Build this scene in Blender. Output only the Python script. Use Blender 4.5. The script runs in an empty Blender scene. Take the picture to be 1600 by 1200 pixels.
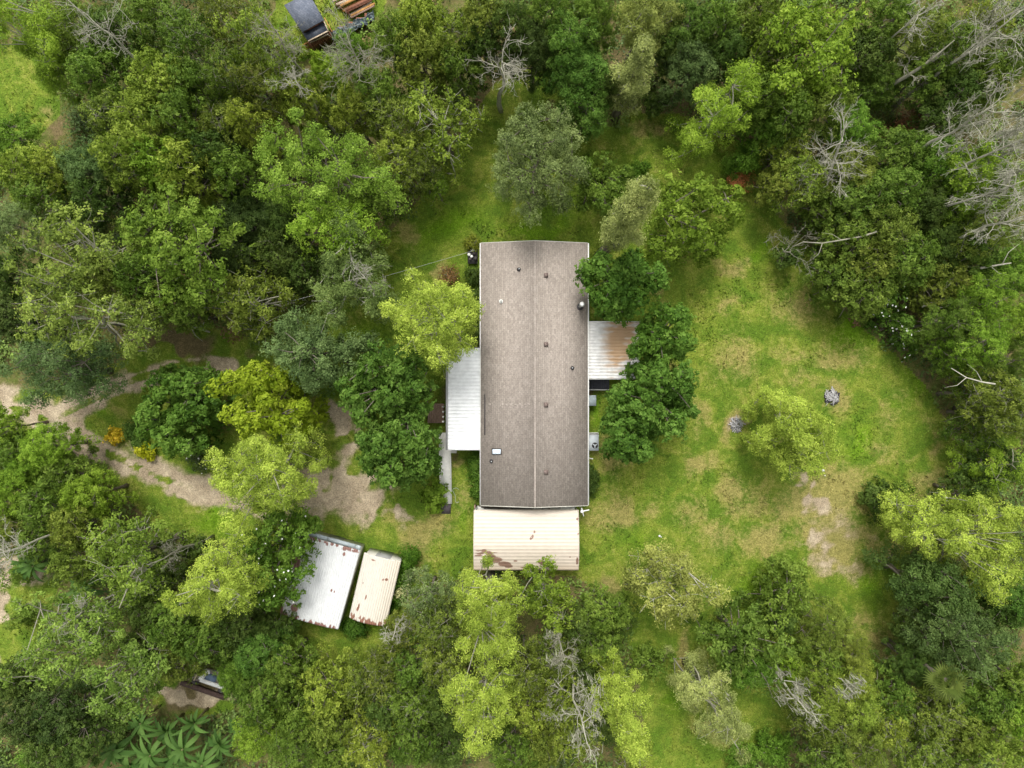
import bpy, math, random
import numpy as np

# ------------------------------------------------------------------ camera, sky, sun, exposure
CAMZ = 56.0
F = 1066.7                      # focal length in photograph pixels (1600 wide)
scene = bpy.context.scene
col = scene.collection
cam_d = bpy.data.cameras.new('camera'); cam = bpy.data.objects.new('camera', cam_d)
col.objects.link(cam); scene.camera = cam
cam.location = (0, 0, CAMZ); cam.rotation_euler = (0, 0, 0)
cam_d.sensor_width = 36.0; cam_d.lens = 24.0; cam_d.clip_start = 0.5; cam_d.clip_end = 3000

world = bpy.data.worlds.new('World'); scene.world = world; world.use_nodes = True
wn = world.node_tree; wn.nodes.clear()
SUN_EL, SUN_ROT = math.radians(60), math.radians(-8)
sky = wn.nodes.new('ShaderNodeTexSky'); sky.sky_type = 'NISHITA'; sky.sun_disc = False
sky.sun_elevation = SUN_EL; sky.sun_rotation = SUN_ROT; sky.dust_density = 4.0; sky.air_density = 1.2
hs = wn.nodes.new('ShaderNodeHueSaturation'); hs.inputs['Saturation'].default_value = 0.10
bg = wn.nodes.new('ShaderNodeBackground'); bg.inputs[1].default_value = 0.15
wo = wn.nodes.new('ShaderNodeOutputWorld')
wn.links.new(sky.outputs[0], hs.inputs['Color']); wn.links.new(hs.outputs[0], bg.inputs[0]); wn.links.new(bg.outputs[0], wo.inputs[0])
sl = bpy.data.lights.new('sun', 'SUN'); sl.energy = 1.3; sl.angle = math.radians(16); sl.color = (1.0, 0.965, 0.91)
sun = bpy.data.objects.new('sun', sl); col.objects.link(sun)
# sky sun_rotation 0 = +Y, positive turns towards +X
sd = (math.sin(SUN_ROT)*math.cos(SUN_EL), math.cos(SUN_ROT)*math.cos(SUN_EL), math.sin(SUN_EL))
import mathutils
sun.rotation_euler = mathutils.Vector(sd).to_track_quat('Z', 'Y').to_euler()
scene.view_settings.view_transform = 'Standard'; scene.view_settings.look = 'None'
scene.view_settings.gamma = 1.0; scene.view_settings.use_curve_mapping = False
scene.view_settings.exposure = 0.79
scene.render.engine = 'CYCLES'
scene.cycles.max_bounces = 6; scene.cycles.diffuse_bounces = 3; scene.cycles.transmission_bounces = 4
scene.cycles.transparent_max_bounces = 4

def W(px, py, z=0.0):
    k = (CAMZ - z)/F
    return ((px - 800)*k, (600 - py)*k, z)
def M(px, z=0.0): return px*(CAMZ - z)/F

# ------------------------------------------------------------------ materials
def nm(name):
    m = bpy.data.materials.new(name); m.use_nodes = True
    nt = m.node_tree; nt.nodes.clear()
    out = nt.nodes.new('ShaderNodeOutputMaterial')
    p = nt.nodes.new('ShaderNodeBsdfPrincipled'); nt.links.new(p.outputs[0], out.inputs[0])
    p.inputs['Specular IOR Level'].default_value = 0.3
    return m, nt, p, out
def N(nt, t, **kw):
    n = nt.nodes.new(t)
    for k, v in kw.items():
        if k.startswith('i_'):
            kk = k[2:]; n.inputs[int(kk) if kk.isdigit() else kk.replace('_', ' ')].default_value = v
        else: setattr(n, k, v)
    return n
def math_(nt, op, a, b=None, c=None, clamp=False):
    n = nt.nodes.new('ShaderNodeMath'); n.operation = op; n.use_clamp = clamp
    for i, v in enumerate((a, b, c)):
        if v is None: continue
        if isinstance(v, (int, float)): n.inputs[i].default_value = v
        else: nt.links.new(v, n.inputs[i])
    return n.outputs[0]
def mixc(nt, f, a, b, mode='MIX'):
    n = nt.nodes.new('ShaderNodeMix'); n.data_type = 'RGBA'; n.blend_type = mode
    for s, v in ((n.inputs[0], f), (n.inputs[6], a), (n.inputs[7], b)):
        if isinstance(v, (int, float)): s.default_value = v
        elif isinstance(v, tuple): s.default_value = (*v[:3], 1)
        else: nt.links.new(v, s)
    return n.outputs[2]
def noise(nt, vec, scale, detail=4, rough=0.55, dist=0.0):
    n = N(nt, 'ShaderNodeTexNoise', i_Scale=scale, i_Detail=detail, i_Roughness=rough, i_Distortion=dist)
    if vec is not None: nt.links.new(vec, n.inputs['Vector'])
    return n.outputs[0]
def sstep(nt, v, a, b):
    n = N(nt, 'ShaderNodeMapRange'); n.interpolation_type = 'SMOOTHSTEP'
    n.inputs[1].default_value = a; n.inputs[2].default_value = b
    nt.links.new(v, n.inputs[0]); return n.outputs[0]
def mapping(nt, vec, scale=(1,1,1), rot=(0,0,0)):
    n = N(nt, 'ShaderNodeMapping'); n.inputs['Scale'].default_value = scale; n.inputs['Rotation'].default_value = rot
    nt.links.new(vec, n.inputs[0]); return n.outputs[0]
def bump(nt, p, h, strength=0.3, dist=0.05):
    b = N(nt, 'ShaderNodeBump', i_Strength=strength, i_Distance=dist)
    nt.links.new(h, b.inputs['Height']); nt.links.new(b.outputs[0], p.inputs['Normal'])
def objco(nt): return N(nt, 'ShaderNodeTexCoord').outputs['Object']
def attr(nt, name, kind='GEOMETRY'):
    return N(nt, 'ShaderNodeAttribute', attribute_name=name, attribute_type=kind)

def plain(name, c, rough=0.7, var=0.25, scale=6.0, metal=0.0, c2=None, stretch=(1,1,1)):
    m, nt, p, out = nm(name)
    co = mapping(nt, objco(nt), stretch)
    n1 = noise(nt, co, scale, 5, 0.6); n2 = noise(nt, co, scale*5, 3, 0.6)
    f = math_(nt, 'ADD', math_(nt, 'MULTIPLY', n1, 0.7), math_(nt, 'MULTIPLY', n2, 0.3))
    f = sstep(nt, f, 0.3, 0.7)
    lo = tuple(x*(1-var) for x in c) if c2 is None else c2
    hi = tuple(min(1, x*(1+var*0.6)) for x in c)
    nt.links.new(mixc(nt, f, lo, hi), p.inputs['Base Color'])
    p.inputs['Roughness'].default_value = rough; p.inputs['Metallic'].default_value = metal
    bump(nt, p, n2, 0.25, 0.01)
    return m

def leaf_mat(name='leaves', trans=0.30, rough=0.6, spec=0.12):
    m, nt, p, out = nm(name)
    oi = N(nt, 'ShaderNodeObjectInfo')
    t = attr(nt, 'tint').outputs['Fac']
    h = N(nt, 'ShaderNodeHueSaturation')
    nt.links.new(oi.outputs['Color'], h.inputs['Color'])
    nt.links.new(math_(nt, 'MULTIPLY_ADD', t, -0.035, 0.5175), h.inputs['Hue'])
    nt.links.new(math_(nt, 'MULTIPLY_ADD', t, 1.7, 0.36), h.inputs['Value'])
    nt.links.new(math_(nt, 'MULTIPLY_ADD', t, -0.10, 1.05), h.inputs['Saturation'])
    nt.links.new(h.outputs[0], p.inputs['Base Color'])
    p.inputs['Roughness'].default_value = rough; p.inputs['Specular IOR Level'].default_value = spec
    tr = N(nt, 'ShaderNodeBsdfTranslucent')
    nt.links.new(mixc(nt, 1.0, h.outputs[0], (1.2, 1.35, 0.6), 'MULTIPLY'), tr.inputs[0])
    mx = N(nt, 'ShaderNodeMixShader', i_0=trans)
    nt.links.new(p.outputs[0], mx.inputs[1]); nt.links.new(tr.outputs[0], mx.inputs[2])
    nt.links.new(mx.outputs[0], out.inputs[0])
    return m
LEAF = leaf_mat()
BARK = plain('bark_grey_brown', (0.17, 0.145, 0.115), 0.9, 0.4, 5, stretch=(1, 1, 0.3))
TWIG = plain('bark_pale_grey', (0.27, 0.26, 0.19), 0.9, 0.35, 4)
DEAD = plain('dead_wood_silver', (0.40, 0.385, 0.30), 0.9, 0.35, 4)
MOSS = plain('hanging_moss', (0.32, 0.32, 0.23), 0.95, 0.35, 5)
PETAL = plain('white_petals', (0.8, 0.8, 0.72), 0.6, 0.1, 5)

# ------------------------------------------------------------------ mesh helpers
def mk_mesh(name, V, Fc, tint=None, extra=None, smooth=False):
    """V (n,3); Fc (m,4) or (m,3) arrays or list of such arrays"""
    me = bpy.data.meshes.new(name)
    if not isinstance(Fc, list): Fc = [Fc]
    Fc = [np.asarray(f, dtype=np.int32) for f in Fc if len(f)]
    V = np.asarray(V, dtype=np.float32)
    me.vertices.add(len(V)); me.vertices.foreach_set('co', V.ravel())
    nl = sum(f.size for f in Fc); npy = sum(len(f) for f in Fc)
    me.loops.add(nl); me.polygons.add(npy)
    me.loops.foreach_set('vertex_index', np.concatenate([f.ravel() for f in Fc]))
    starts = []; s = 0
    for f in Fc:
        k = f.shape[1]; starts.append(s + np.arange(len(f))*k); s += f.size
    me.polygons.foreach_set('loop_start', np.concatenate(starts).astype(np.int32))
    me.update(calc_edges=True)
    if smooth: me.polygons.foreach_set('use_smooth', np.ones(npy, dtype=bool))
    if tint is not None:
        a = me.attributes.new('tint', 'FLOAT', 'POINT'); a.data.foreach_set('value', np.asarray(tint, dtype=np.float32))
    for k, v in (extra or {}).items():
        a = me.attributes.new(k, 'FLOAT', 'POINT'); a.data.foreach_set('value', np.asarray(v, dtype=np.float32))
    return me

def empty(name, loc, rz=0.0):
    o = bpy.data.objects.new(name, None); col.objects.link(o); o.location = loc; o.rotation_euler = (0, 0, rz)
    o.empty_display_size = 0.5
    return o
def link(name, me, mat, parent=None, color=None):
    o = bpy.data.objects.new(name, me); col.objects.link(o)
    if mat is not None and not me.materials: me.materials.append(mat)
    if parent is not None: o.parent = parent
    if color is not None: o.color = (color[0]*1.10, color[1]*1.03, color[2]*0.74, 1)
    return o
def tag(o, label, cat, group=None, kind=None):
    if label: o['label'] = label
    if cat: o['category'] = cat
    if group: o['group'] = group
    if kind: o['kind'] = kind
    return o

class MB:
    """collects boxes, tubes, prisms into one mesh"""
    def __init__(s): s.V = []; s.Q = []; s.T = []; s.n = 0
    def add(s, V, Q=None, T=None):
        V = np.asarray(V, float)
        if Q is not None and len(Q): s.Q.append(np.asarray(Q) + s.n)
        if T is not None and len(T): s.T.append(np.asarray(T) + s.n)
        s.V.append(V); s.n += len(V); return s
    def hexa(s, b, t):
        """b: 4 bottom corners ccw, t: 4 top corners"""
        V = list(b) + list(t)
        Q = [(3,2,1,0),(4,5,6,7),(0,1,5,4),(1,2,6,5),(2,3,7,6),(3,0,4,7)]
        return s.add(V, Q)
    def box(s, x0, x1, y0, y1, z0, z1):
        return s.hexa([(x0,y0,z0),(x1,y0,z0),(x1,y1,z0),(x0,y1,z0)], [(x0,y0,z1),(x1,y0,z1),(x1,y1,z1),(x0,y1,z1)])
    def bar(s, a, b, w, h=None, up=(0,0,1)):
        """box beam from a to b, width w, height h"""
        h = h or w; a = np.array(a, float); b = np.array(b, float); d = b-a; d /= np.linalg.norm(d)
        u = np.array(up, float)
        if abs(d@u) > 0.98: u = np.array((1.0, 0, 0))
        sd = np.cross(d, u); sd /= np.linalg.norm(sd); u = np.cross(sd, d)
        o = [(-w/2,-h/2),(w/2,-h/2),(w/2,h/2),(-w/2,h/2)]
        V = [a+sd*i+u*j for i, j in o] + [b+sd*i+u*j for i, j in o]
        Q = [(0,1,2,3),(7,6,5,4),(0,4,5,1),(1,5,6,2),(2,6,7,3),(3,7,4,0)]
        return s.add(V, Q)
    def tube(s, pts, radii, sides=6, cap=True):
        pts = np.asarray(pts, float); n = len(pts)
        radii = np.full(n, radii) if np.isscalar(radii) else np.asarray(radii)
        d = np.gradient(pts, axis=0); d /= np.linalg.norm(d, axis=1)[:, None] + 1e-9
        ref = np.where(np.abs(d[:, 2:3]) > 0.9, np.array([[1.0, 0, 0]]), np.array([[0, 0, 1.0]]))
        a = np.cross(d, ref); a /= np.linalg.norm(a, axis=1)[:, None] + 1e-9; b = np.cross(d, a)
        th = np.arange(sides)*2*math.pi/sides
        V = pts[:, None, :] + radii[:, None, None]*(np.cos(th)[None, :, None]*a[:, None, :] + np.sin(th)[None, :, None]*b[:, None, :])
        V = V.reshape(-1, 3)
        i = np.arange(n-1)[:, None]*sides; j = np.arange(sides)[None, :]; k = (j+1) % sides
        Q = np.stack([i+j, i+k, i+sides+k, i+sides+j], -1).reshape(-1, 4)
        T = []
        if cap:
            V = np.vstack([V, pts[0], pts[-1]]); c0 = n*sides
            T = [(c0, (q+1) % sides, q) for q in range(sides)] + [(c0+1, (n-1)*sides+q, (n-1)*sides+(q+1) % sides) for q in range(sides)]
        return s.add(V, Q, T)
    def disc(s, c, r, z0, z1, sides=16, r2=None):
        return s.tube([(c[0], c[1], z0), (c[0], c[1], z1)], [r, r2 if r2 is not None else r], sides)
    def pieces(s, name, mat, parent=None, off=(0, 0, 0)):
        for i, v in enumerate(s.V):
            n0 = sum(len(q) for q in s.V[:i]); p = MB(); fs = [q-n0 for q in s.Q if q.min() >= n0 and q.max() < n0+len(v)]; ts = [q-n0 for q in s.T if q.min() >= n0 and q.max() < n0+len(v)]
            p.add(v-np.asarray(off), np.vstack(fs) if fs else None, np.vstack(ts) if ts else None); p.build(name, mat, parent)
    def build(s, name, mat, parent=None, smooth=False, color=None):
        V = np.vstack(s.V); fs = []
        if s.Q: fs.append(np.vstack(s.Q))
        if s.T: fs.append(np.vstack(s.T))
        return link(name, mk_mesh(name, V, fs, smooth=smooth), mat, parent, color)

# ------------------------------------------------------------------ foliage
def norm(a): return a/(np.linalg.norm(a, axis=-1, keepdims=True) + 1e-9)
def leaf_quads(C, out, L, Wd, rng, tint, up=0.6, jit=0.7):
    n = len(C)
    nr = norm(out*0.85 + np.array([0, 0, up*0.75]) + rng.normal(0, jit, (n, 3))*0.55)
    t = rng.normal(0, 1, (n, 3)) + out*0.9
    t = norm(t - nr*(t*nr).sum(1, keepdims=True)); s = np.cross(nr, t)
    l = L*rng.uniform(0.55, 1.4, (n, 1)); w = Wd*rng.uniform(0.6, 1.35, (n, 1))
    V = np.stack([C - t*l*0.5, C + s*w*0.5 + t*l*0.06, C + t*l*0.5 - nr*l*0.12, C - s*w*0.5 + t*l*0.06], 1).reshape(-1, 3)
    Fq = np.arange(n*4).reshape(-1, 4)
    return V, Fq, np.repeat(tint, 4)

KINDS = {
 #            lobe r, sprays/lobe, leaves/spray, spray r, leaf L, W, twigs/lobe, twig reach, spacing, squash
 'oak':      dict(lobe=0.74, ns=26, nl=9,  sr=0.17, L=0.24, Wd=0.13, tw=1, reach=1.0, sp=1.06, sq=0.85),
 'twiggy':   dict(lobe=0.72, ns=25, nl=8,  sr=0.17, L=0.21, Wd=0.11, tw=4, reach=1.35, sp=1.1, sq=0.8),
 'dense':    dict(lobe=0.60, ns=24, nl=11, sr=0.14, L=0.27, Wd=0.13, tw=0, reach=0.9, sp=0.98, sq=0.9),
 'cypress':  dict(lobe=0.72, ns=52, nl=14, sr=0.17, L=0.15, Wd=0.055, tw=4, reach=1.12, sp=1.0, sq=0.8),
 'fine':     dict(lobe=0.80, ns=44, nl=12, sr=0.17, L=0.15, Wd=0.075, tw=2, reach=1.12, sp=1.04, sq=0.9),
 'smooth':   dict(lobe=0.66, ns=34, nl=11, sr=0.17, L=0.17, Wd=0.09, tw=0, reach=0.9, sp=0.92, sq=0.85),
 'sparse':   dict(lobe=0.66, ns=24, nl=9,  sr=0.18, L=0.18, Wd=0.095, tw=4, reach=1.3, sp=1.25, sq=0.8),
}
def lobe_set_dome(rng, blobs, H, depth, K):
    out = []
    sp = K['lobe']*K['sp']
    for layer in (0, 1, 2):
        s2 = (sp*(1.0, 1.35, 1.5)[layer])**2; pts = []
        for bi, (bx, by, R) in enumerate(blobs):
            lift = rng.uniform(-0.35, 0.35)*min(depth*0.3, 1.2)
            n = int(14*R*R/s2) + 10
            for _ in range(n):
                a = rng.uniform(0, 2*math.pi); r = R*math.sqrt(rng.uniform(0, 1))
                rag = 1.0 + 0.16*math.sin(3*a+bi*1.7) + 0.10*math.sin(7*a+bi)
                r *= min(rag, 1.15)
                x = bx + r*math.cos(a); y = by + r*math.sin(a)
                dn = min(math.hypot(x-cx, y-cy)/cr for cx, cy, cr in blobs)
                if all((x-q[0])**2 + (y-q[1])**2 > s2*q[4] for q in pts):
                    z = H - K['lobe'] - depth*0.72*dn**2.0 + lift + rng.normal(0, depth*0.07)
                    rr = K['lobe']*rng.choice([0.6, 0.85, 1.0, 1.25, 1.55], p=[.22,.26,.24,.18,.10])*rng.uniform(0.9, 1.1)
                    if layer == 1: z -= depth*0.36*(1-0.6*dn) + 0.6; rr *= 0.95
                    if layer == 2:
                        if dn < 0.55: continue
                        z = max(z - depth*rng.uniform(0.35, 1.0), H*0.16); rr *= 1.05
                    pts.append((x, y, z, rr, rng.uniform(0.75, 1.35)))
        out += [(p[0], p[1], p[2], p[3]) for p in pts]
    return np.array(out)
def lobe_set_column(rng, R, H, zb, K, lean=(0, 0)):
    out = []; z = zb; ph = rng.uniform(0, 6.28)
    while z < H - 0.3:
        f = (z - zb)/(H - zb)
        r = R*(1.0 - f**2.2*0.85)*(0.55 + 0.45*min(1, f*5))*rng.uniform(0.5, 1.25)*(1 + 0.45*math.sin(z*1.7+ph))
        k = max(2, int(2*math.pi*r/(K['lobe']*1.3)))
        a0 = rng.uniform(0, 6.28)
        for i in range(k):
            a = a0 + i*2*math.pi/k + rng.normal(0, 0.25); q = r*rng.uniform(0.2, 1.35)
            out.append((q*math.cos(a)+lean[0]*f, q*math.sin(a)+lean[1]*f, z + rng.normal(0, 0.35), K['lobe']*rng.choice([0.4, 0.6, 0.85])))
        z += K['lobe']*0.8
    out.append((lean[0], lean[1], H - 0.3, K['lobe']*0.7))
    return np.array(out)

def crown_mesh(name, rng, lobes, K, dens=1.0):
    n = len(lobes); C = lobes[:, :3]; R = lobes[:, 3]
    ns = max(3, int(K['ns']*dens)); nl = K['nl']
    lt = rng.uniform(0.3, 0.7, n)
    d = rng.normal(0, 1, (n, ns, 3)); d[..., 2] = np.abs(d[..., 2])*1.0 - 0.45*rng.uniform(0, 1, (n, ns))
    d = norm(d)
    rad = R[:, None]*rng.uniform(0.55, 1.12, (n, ns))
    S = C[:, None, :] + d*rad[..., None]*np.array([1, 1, K['sq']])
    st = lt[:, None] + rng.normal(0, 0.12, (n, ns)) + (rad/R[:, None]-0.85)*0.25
    S = S.reshape(-1, 3); dd = d.reshape(-1, 3); st = st.reshape(-1)
    P = S[:, None, :] + rng.normal(0, K['sr']*0.62, (len(S), nl, 3))
    t = st[:, None] + rng.normal(0, 0.10, (len(S), nl))
    P = P.reshape(-1, 3); o = np.repeat(dd, nl, 0); t = np.clip(t.reshape(-1), 0, 1)
    V, Q, T = leaf_quads(P, o, K['L'], K['Wd'], rng, t)
    return mk_mesh(name, V, Q, tint=T), S, dd

def wood_meshes(rng, lobes, H, K, tr, base=(0, 0), fork=0.45, conifer=False, bare=False):
    tb = MB(); br = MB()
    c = lobes[:, :3].mean(0); top = c.copy()
    if conifer: top = lobes[np.argmax(lobes[:, 2]), :3]
    zf = H*fork
    n = 7; pts = []
    for i in range(n):
        f = i/(n-1); pts.append((base[0]+(top[0]-base[0])*f**1.5 + rng.normal(0, 0.08)*(0 < i < n-1), base[1]+(top[1]-base[1])*f**1.5 + rng.normal(0, 0.08)*(0 < i < n-1), -0.1 + (top[2]+0.1)*f))
    pts = np.array(pts); rr = tr*(1.25 - 1.0*np.linspace(0, 1, n)**0.8); rr[0] *= 1.3
    tb.tube(pts, np.maximum(rr, 0.035), 8)
    def on_trunk(z):
        f = min(max((z+0.1)/(top[2]+0.1), 0), 1); g = f*(n-1); i = min(int(g), n-2); return pts[i]*(1-(g-i)) + pts[i+1]*(g-i)
    L = lobes
    if conifer:
        for l in L:
            a = on_trunk(max(l[2]-0.5, 0.5)); b = l[:3]
            br.tube([a, (a+b)/2 + [0, 0, 0.08], b], [0.03, 0.022, 0.014], 4, False)
    else:
        m = min(len(L), 8); idx = [int(np.argmax(np.hypot(L[:, 0]-c[0], L[:, 1]-c[1])))]
        for _ in range(m-1):
            dm = np.min([np.hypot(L[:, 0]-L[i, 0], L[:, 1]-L[i, 1]) for i in idx], axis=0); idx.append(int(np.argmax(dm)))
        limbs = []
        for i in idx:
            a = on_trunk(zf*rng.uniform(0.85, 1.35)); b = L[i, :3] - [0, 0, 0.55]
            p = [a + (b-a)*f + np.array([0, 0, 1])*math.sin(f*math.pi)*0.03*np.linalg.norm(b-a) + rng.normal(0, 0.1, 3)*(0 < f < 1) for f in np.linspace(0, 1, 6)]
            limbs.append(np.array(p)); br.tube(p, np.linspace(tr*0.42, 0.028, 6), 5, False)
        J = np.vstack([l[1:] for l in limbs])
        for l in L:
            d2 = ((J - l[:3])**2).sum(1); a = J[int(np.argmin(d2))]; b = l[:3]
            if np.linalg.norm(b-a) > 0.15:
                mid = (a+b)/2 + rng.normal(0, 0.08, 3); br.tube([a, mid, b], [0.05, 0.036, 0.024], 4, False)
    for l in L:
        for _ in range(K['tw']):
            d = norm(rng.normal(0, 1, 3) + np.array([0, 0, 0.75])); e = l[:3] + d*l[3]*K['reach']*rng.uniform(0.75, 1.1)*np.array([1, 1, K['sq']+0.1])
            mid = (l[:3]+e)/2 + rng.normal(0, 0.06, 3)
            br.tube([l[:3], mid, e], [0.024, 0.018, 0.009], 3, False)
            if K['tw'] > 4 or bare:
                for _ in range(2):
                    e2 = mid + norm(d + rng.normal(0, 0.6, 3))*l[3]*0.5; br.tube([mid, e2], [0.014, 0.007], 3, False)
    return tb, br

def moss_mesh(rng, anchors, ln=1.2):
    V = []; Q = []; k = 0
    for a in anchors:
        for _ in range(9):
            p = a + rng.normal(0, 0.16, 3); L = ln*rng.uniform(0.4, 1.2); w = rng.uniform(0.02, 0.06); th = rng.uniform(0, 3.14)
            sx, sy = math.cos(th)*w, math.sin(th)*w
            sw = rng.normal(0, 0.15, 2)
            for i in range(4):
                f = i/3; ww = (1-f*0.85); V += [(p[0]-sx*ww+sw[0]*f, p[1]-sy*ww+sw[1]*f, p[2]-L*f), (p[0]+sx*ww+sw[0]*f, p[1]+sy*ww+sw[1]*f, p[2]-L*f)]
                if i < 3: Q.append((k+2*i, k+2*i+1, k+2*i+3, k+2*i+2))
            k += 8
    return mk_mesh('moss', np.array(V), np.array(Q))

seed_n = [100]
def rs():
    seed_n[0] += 1; return np.random.default_rng(seed_n[0])

def unique_tree(name, label, kind, H, blobs_px, color, cat='tree', group=None, depth=None, dens=1.0, moss=0, flowers=0, zc=None, twigmat=None):
    """crown outline given as circles seen in the photograph, lifted to the crown's real height"""
    rng = rs(); K = KINDS[kind]
    if H > 9: H = 9 + (H-9)*0.6
    if depth is None: depth = min(H*0.5, 5.0)
    zref = H - depth*0.45
    bl = [(*W(x, y, zref)[:2], M(r, zref)) for x, y, r in blobs_px]
    wsum = sum(b[2]**2 for b in bl); bx = sum(b[0]*b[2]**2 for b in bl)/wsum; by = sum(b[1]*b[2]**2 for b in bl)/wsum
    loc = [(x-bx, y-by, r-K['lobe']*0.55 if r > K['lobe']*1.2 else r*0.6) for x, y, r in bl]
    lobes = lobe_set_dome(rng, loc, H, depth, K)
    lobes[:, 2] = np.maximum(lobes[:, 2], 0.5)
    return finish_tree(name, label, cat, group, rng, lobes, H, K, (bx, by), color, dens, moss, flowers, False, twigmat)
def finish_tree(name, label, cat, group, rng, lobes, H, K, base, color, dens, moss, flowers, conifer, twigmat=None, lean=None):
    root = empty(name, (base[0], base[1], 0)); tag(root, label, cat, group)
    tb, br = wood_meshes(rng, lobes, H, K, 0.06+H*0.016, fork=0.45 if H > 4 else 0.2, conifer=conifer)
    tb.build('trunk', BARK, root, True)
    br.build('branches', twigmat or (TWIG if K['tw'] > 2 else BARK), root, True)
    me, S, dd = crown_mesh('crown', rng, lobes, K, dens)
    link('crown', me, LEAF, root, color)
    if moss:
        i = rng.choice(len(lobes), min(moss, len(lobes)), replace=False)
        link('moss', moss_mesh(rng, lobes[i, :3]+[0, 0, lobes[i, 3].mean()*0.5]), MOSS, root)
    if flowers:
        i = rng.choice(len(S), flowers); C = S[i] + dd[i]*0.15; C = C + [0, 0, 0.08]
        V, Q, T = leaf_quads(C, dd[i], 0.16, 0.14, rng, np.full(len(C), 0.5), up=2.0, jit=0.3)
        link('flowers', mk_mesh('flowers', V, Q, tint=T), PETAL, root)
    return root
def column_tree(name, label, base_px, H, R, zb, color, kind='cypress', lean=(0, 0), group=None, moss=0, dens=1.0, twigmat=None):
    rng = rs(); K = KINDS[kind]; x, y, _ = W(*base_px)
    lobes = lobe_set_column(rng, R, H, zb, K, lean)
    return finish_tree(name, label, 'tree', group, rng, lobes, H, K, (x, y), color, dens, moss, 0, True, twigmat)

PROTO = {}
def proto(kind, v):
    key = (kind, v)
    if key in PROTO: return PROTO[key]
    rng = np.random.default_rng(7000 + v*13 + sum(map(ord, kind))); K = KINDS[kind]; R0, H0 = 3.2, 11.0
    shapes = [[(0,0,2.7)], [(-0.8,0.5,2.0),(1.0,-0.3,2.0),(0.1,-1.2,1.7)], [(0.4,0.9,2.0),(-0.5,-0.9,2.1),(1.3,-0.8,1.4),(-1.5,0.7,1.3)],
              [(0,0,1.9),(1.7,0.4,1.2),(-1.4,1.2,1.2),(-0.8,-1.6,1.3),(1.0,-1.5,1.1)]]
    lobes = lobe_set_dome(rng, shapes[v % 4], H0, 4.4, K)
    tb, br = wood_meshes(rng, lobes, H0, K, 0.2)
    r = empty('x', (0, 0, 0))
    t = tb.build('trunk', BARK, r, True); b = br.build('branches', TWIG if K['tw'] > 2 else BARK, r, True)
    me, S, dd = crown_mesh('crown', rng, lobes, K); c = link('crown', me, LEAF, r)
    data = [('trunk', t.data), ('branches', b.data), ('crown', c.data)]
    for o in (t, b, c, r): bpy.data.objects.remove(o)
    PROTO[key] = data
    return data
pv = random.Random(5)
GW = 'woodland trees around the clearing'
def forest_tree(name, px, py, r, kind, H, color, label, group=GW, v=None):
    H = max(H*0.80, 4.5) if H > 6 else H
    zref = H - 1.9; x, y, _ = W(px, py, zref); R = M(r, zref)
    data = proto(kind, pv.randrange(4) if v is None else v)
    root = empty(name, (x, y, 0), pv.uniform(0, 6.28)); tag(root, label, 'tree', group)
    s = R/2.8; root.scale = (s, s, H/11.0)
    for nme, me in data:
        o = bpy.data.objects.new(nme, me); col.objects.link(o); o.parent = root
        if nme == 'crown':
            k = pv.uniform(0.88, 1.12); o.color = (color[0]*k*pv.uniform(1.02, 1.18), color[1]*k*1.03, color[2]*k*0.76, 1)
    return root

def bare_tree(name, label, base, H, spread, seed, lean=(0, 0), levels=4, n0=6, r0=0.12, mat=None, moss=0, group=None, z0=0.0, cat='dead tree'):
    """leafless tree: recursive limbs; z0: height where branching starts"""
    rng = np.random.default_rng(seed); tb = MB(); br = MB()
    zc = H*0.8; x, y, _ = W(base[0], base[1], zc); x -= lean[0]*0.76; y -= lean[1]*0.76; tips = []
    top = np.array([lean[0], lean[1], H]); npt = 7
    pts = np.array([[top[0]*f**1.2, top[1]*f**1.2, H*f] for f in np.linspace(0, 1, npt)]); pts[1:-1, :2] += rng.normal(0, 0.12, (npt-2, 2))
    tb.tube(pts, np.linspace(r0*1.5, 0.03, npt), 7)
    def grow(p, d, L, r, lev):
        n = 4; q = [p]; dd = d.copy()
        for i in range(n):
            dd = norm(dd + rng.normal(0, 0.20, 3) + np.array([0, 0, 0.05])); q.append(q[-1] + dd*L/n)
        br.tube(q, np.linspace(r, r*0.45, n+1), 4 if lev > 1 else 3, False)
        if lev <= 0: tips.append(q[-1]); return
        for i in range(3 + (lev > 1)):
            s = q[rng.integers(1, n+1)]; grow(s, norm(dd + rng.normal(0, 0.65, 3)), L*rng.uniform(0.45, 0.7), max(r*0.55, 0.012), lev-1)
    for i in range(n0):
        f = rng.uniform(max(z0/H, 0.35), 0.98); k = f*(npt-1); j = min(int(k), npt-2); p = pts[j]*(1-(k-j)) + pts[j+1]*(k-j)
        a = i*2.4 + rng.uniform(0, 0.6); d = norm(np.array([math.cos(a), math.sin(a), rng.uniform(0.3, 0.9)]))
        grow(p, d, spread*rng.uniform(0.6, 1.0)*0.6, r0*0.30, levels-1)
    root = empty(name, (x, y, 0)); tag(root, label, cat, group)
    tb.build('trunk', mat or DEAD, root, True); br.build('branches', mat or DEAD, root, True)
    if moss:
        i = rng.choice(len(tips), min(moss, len(tips)), replace=False); link('moss', moss_mesh(rng, np.array(tips)[i], 0.9), MOSS, root)
    return root

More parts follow.
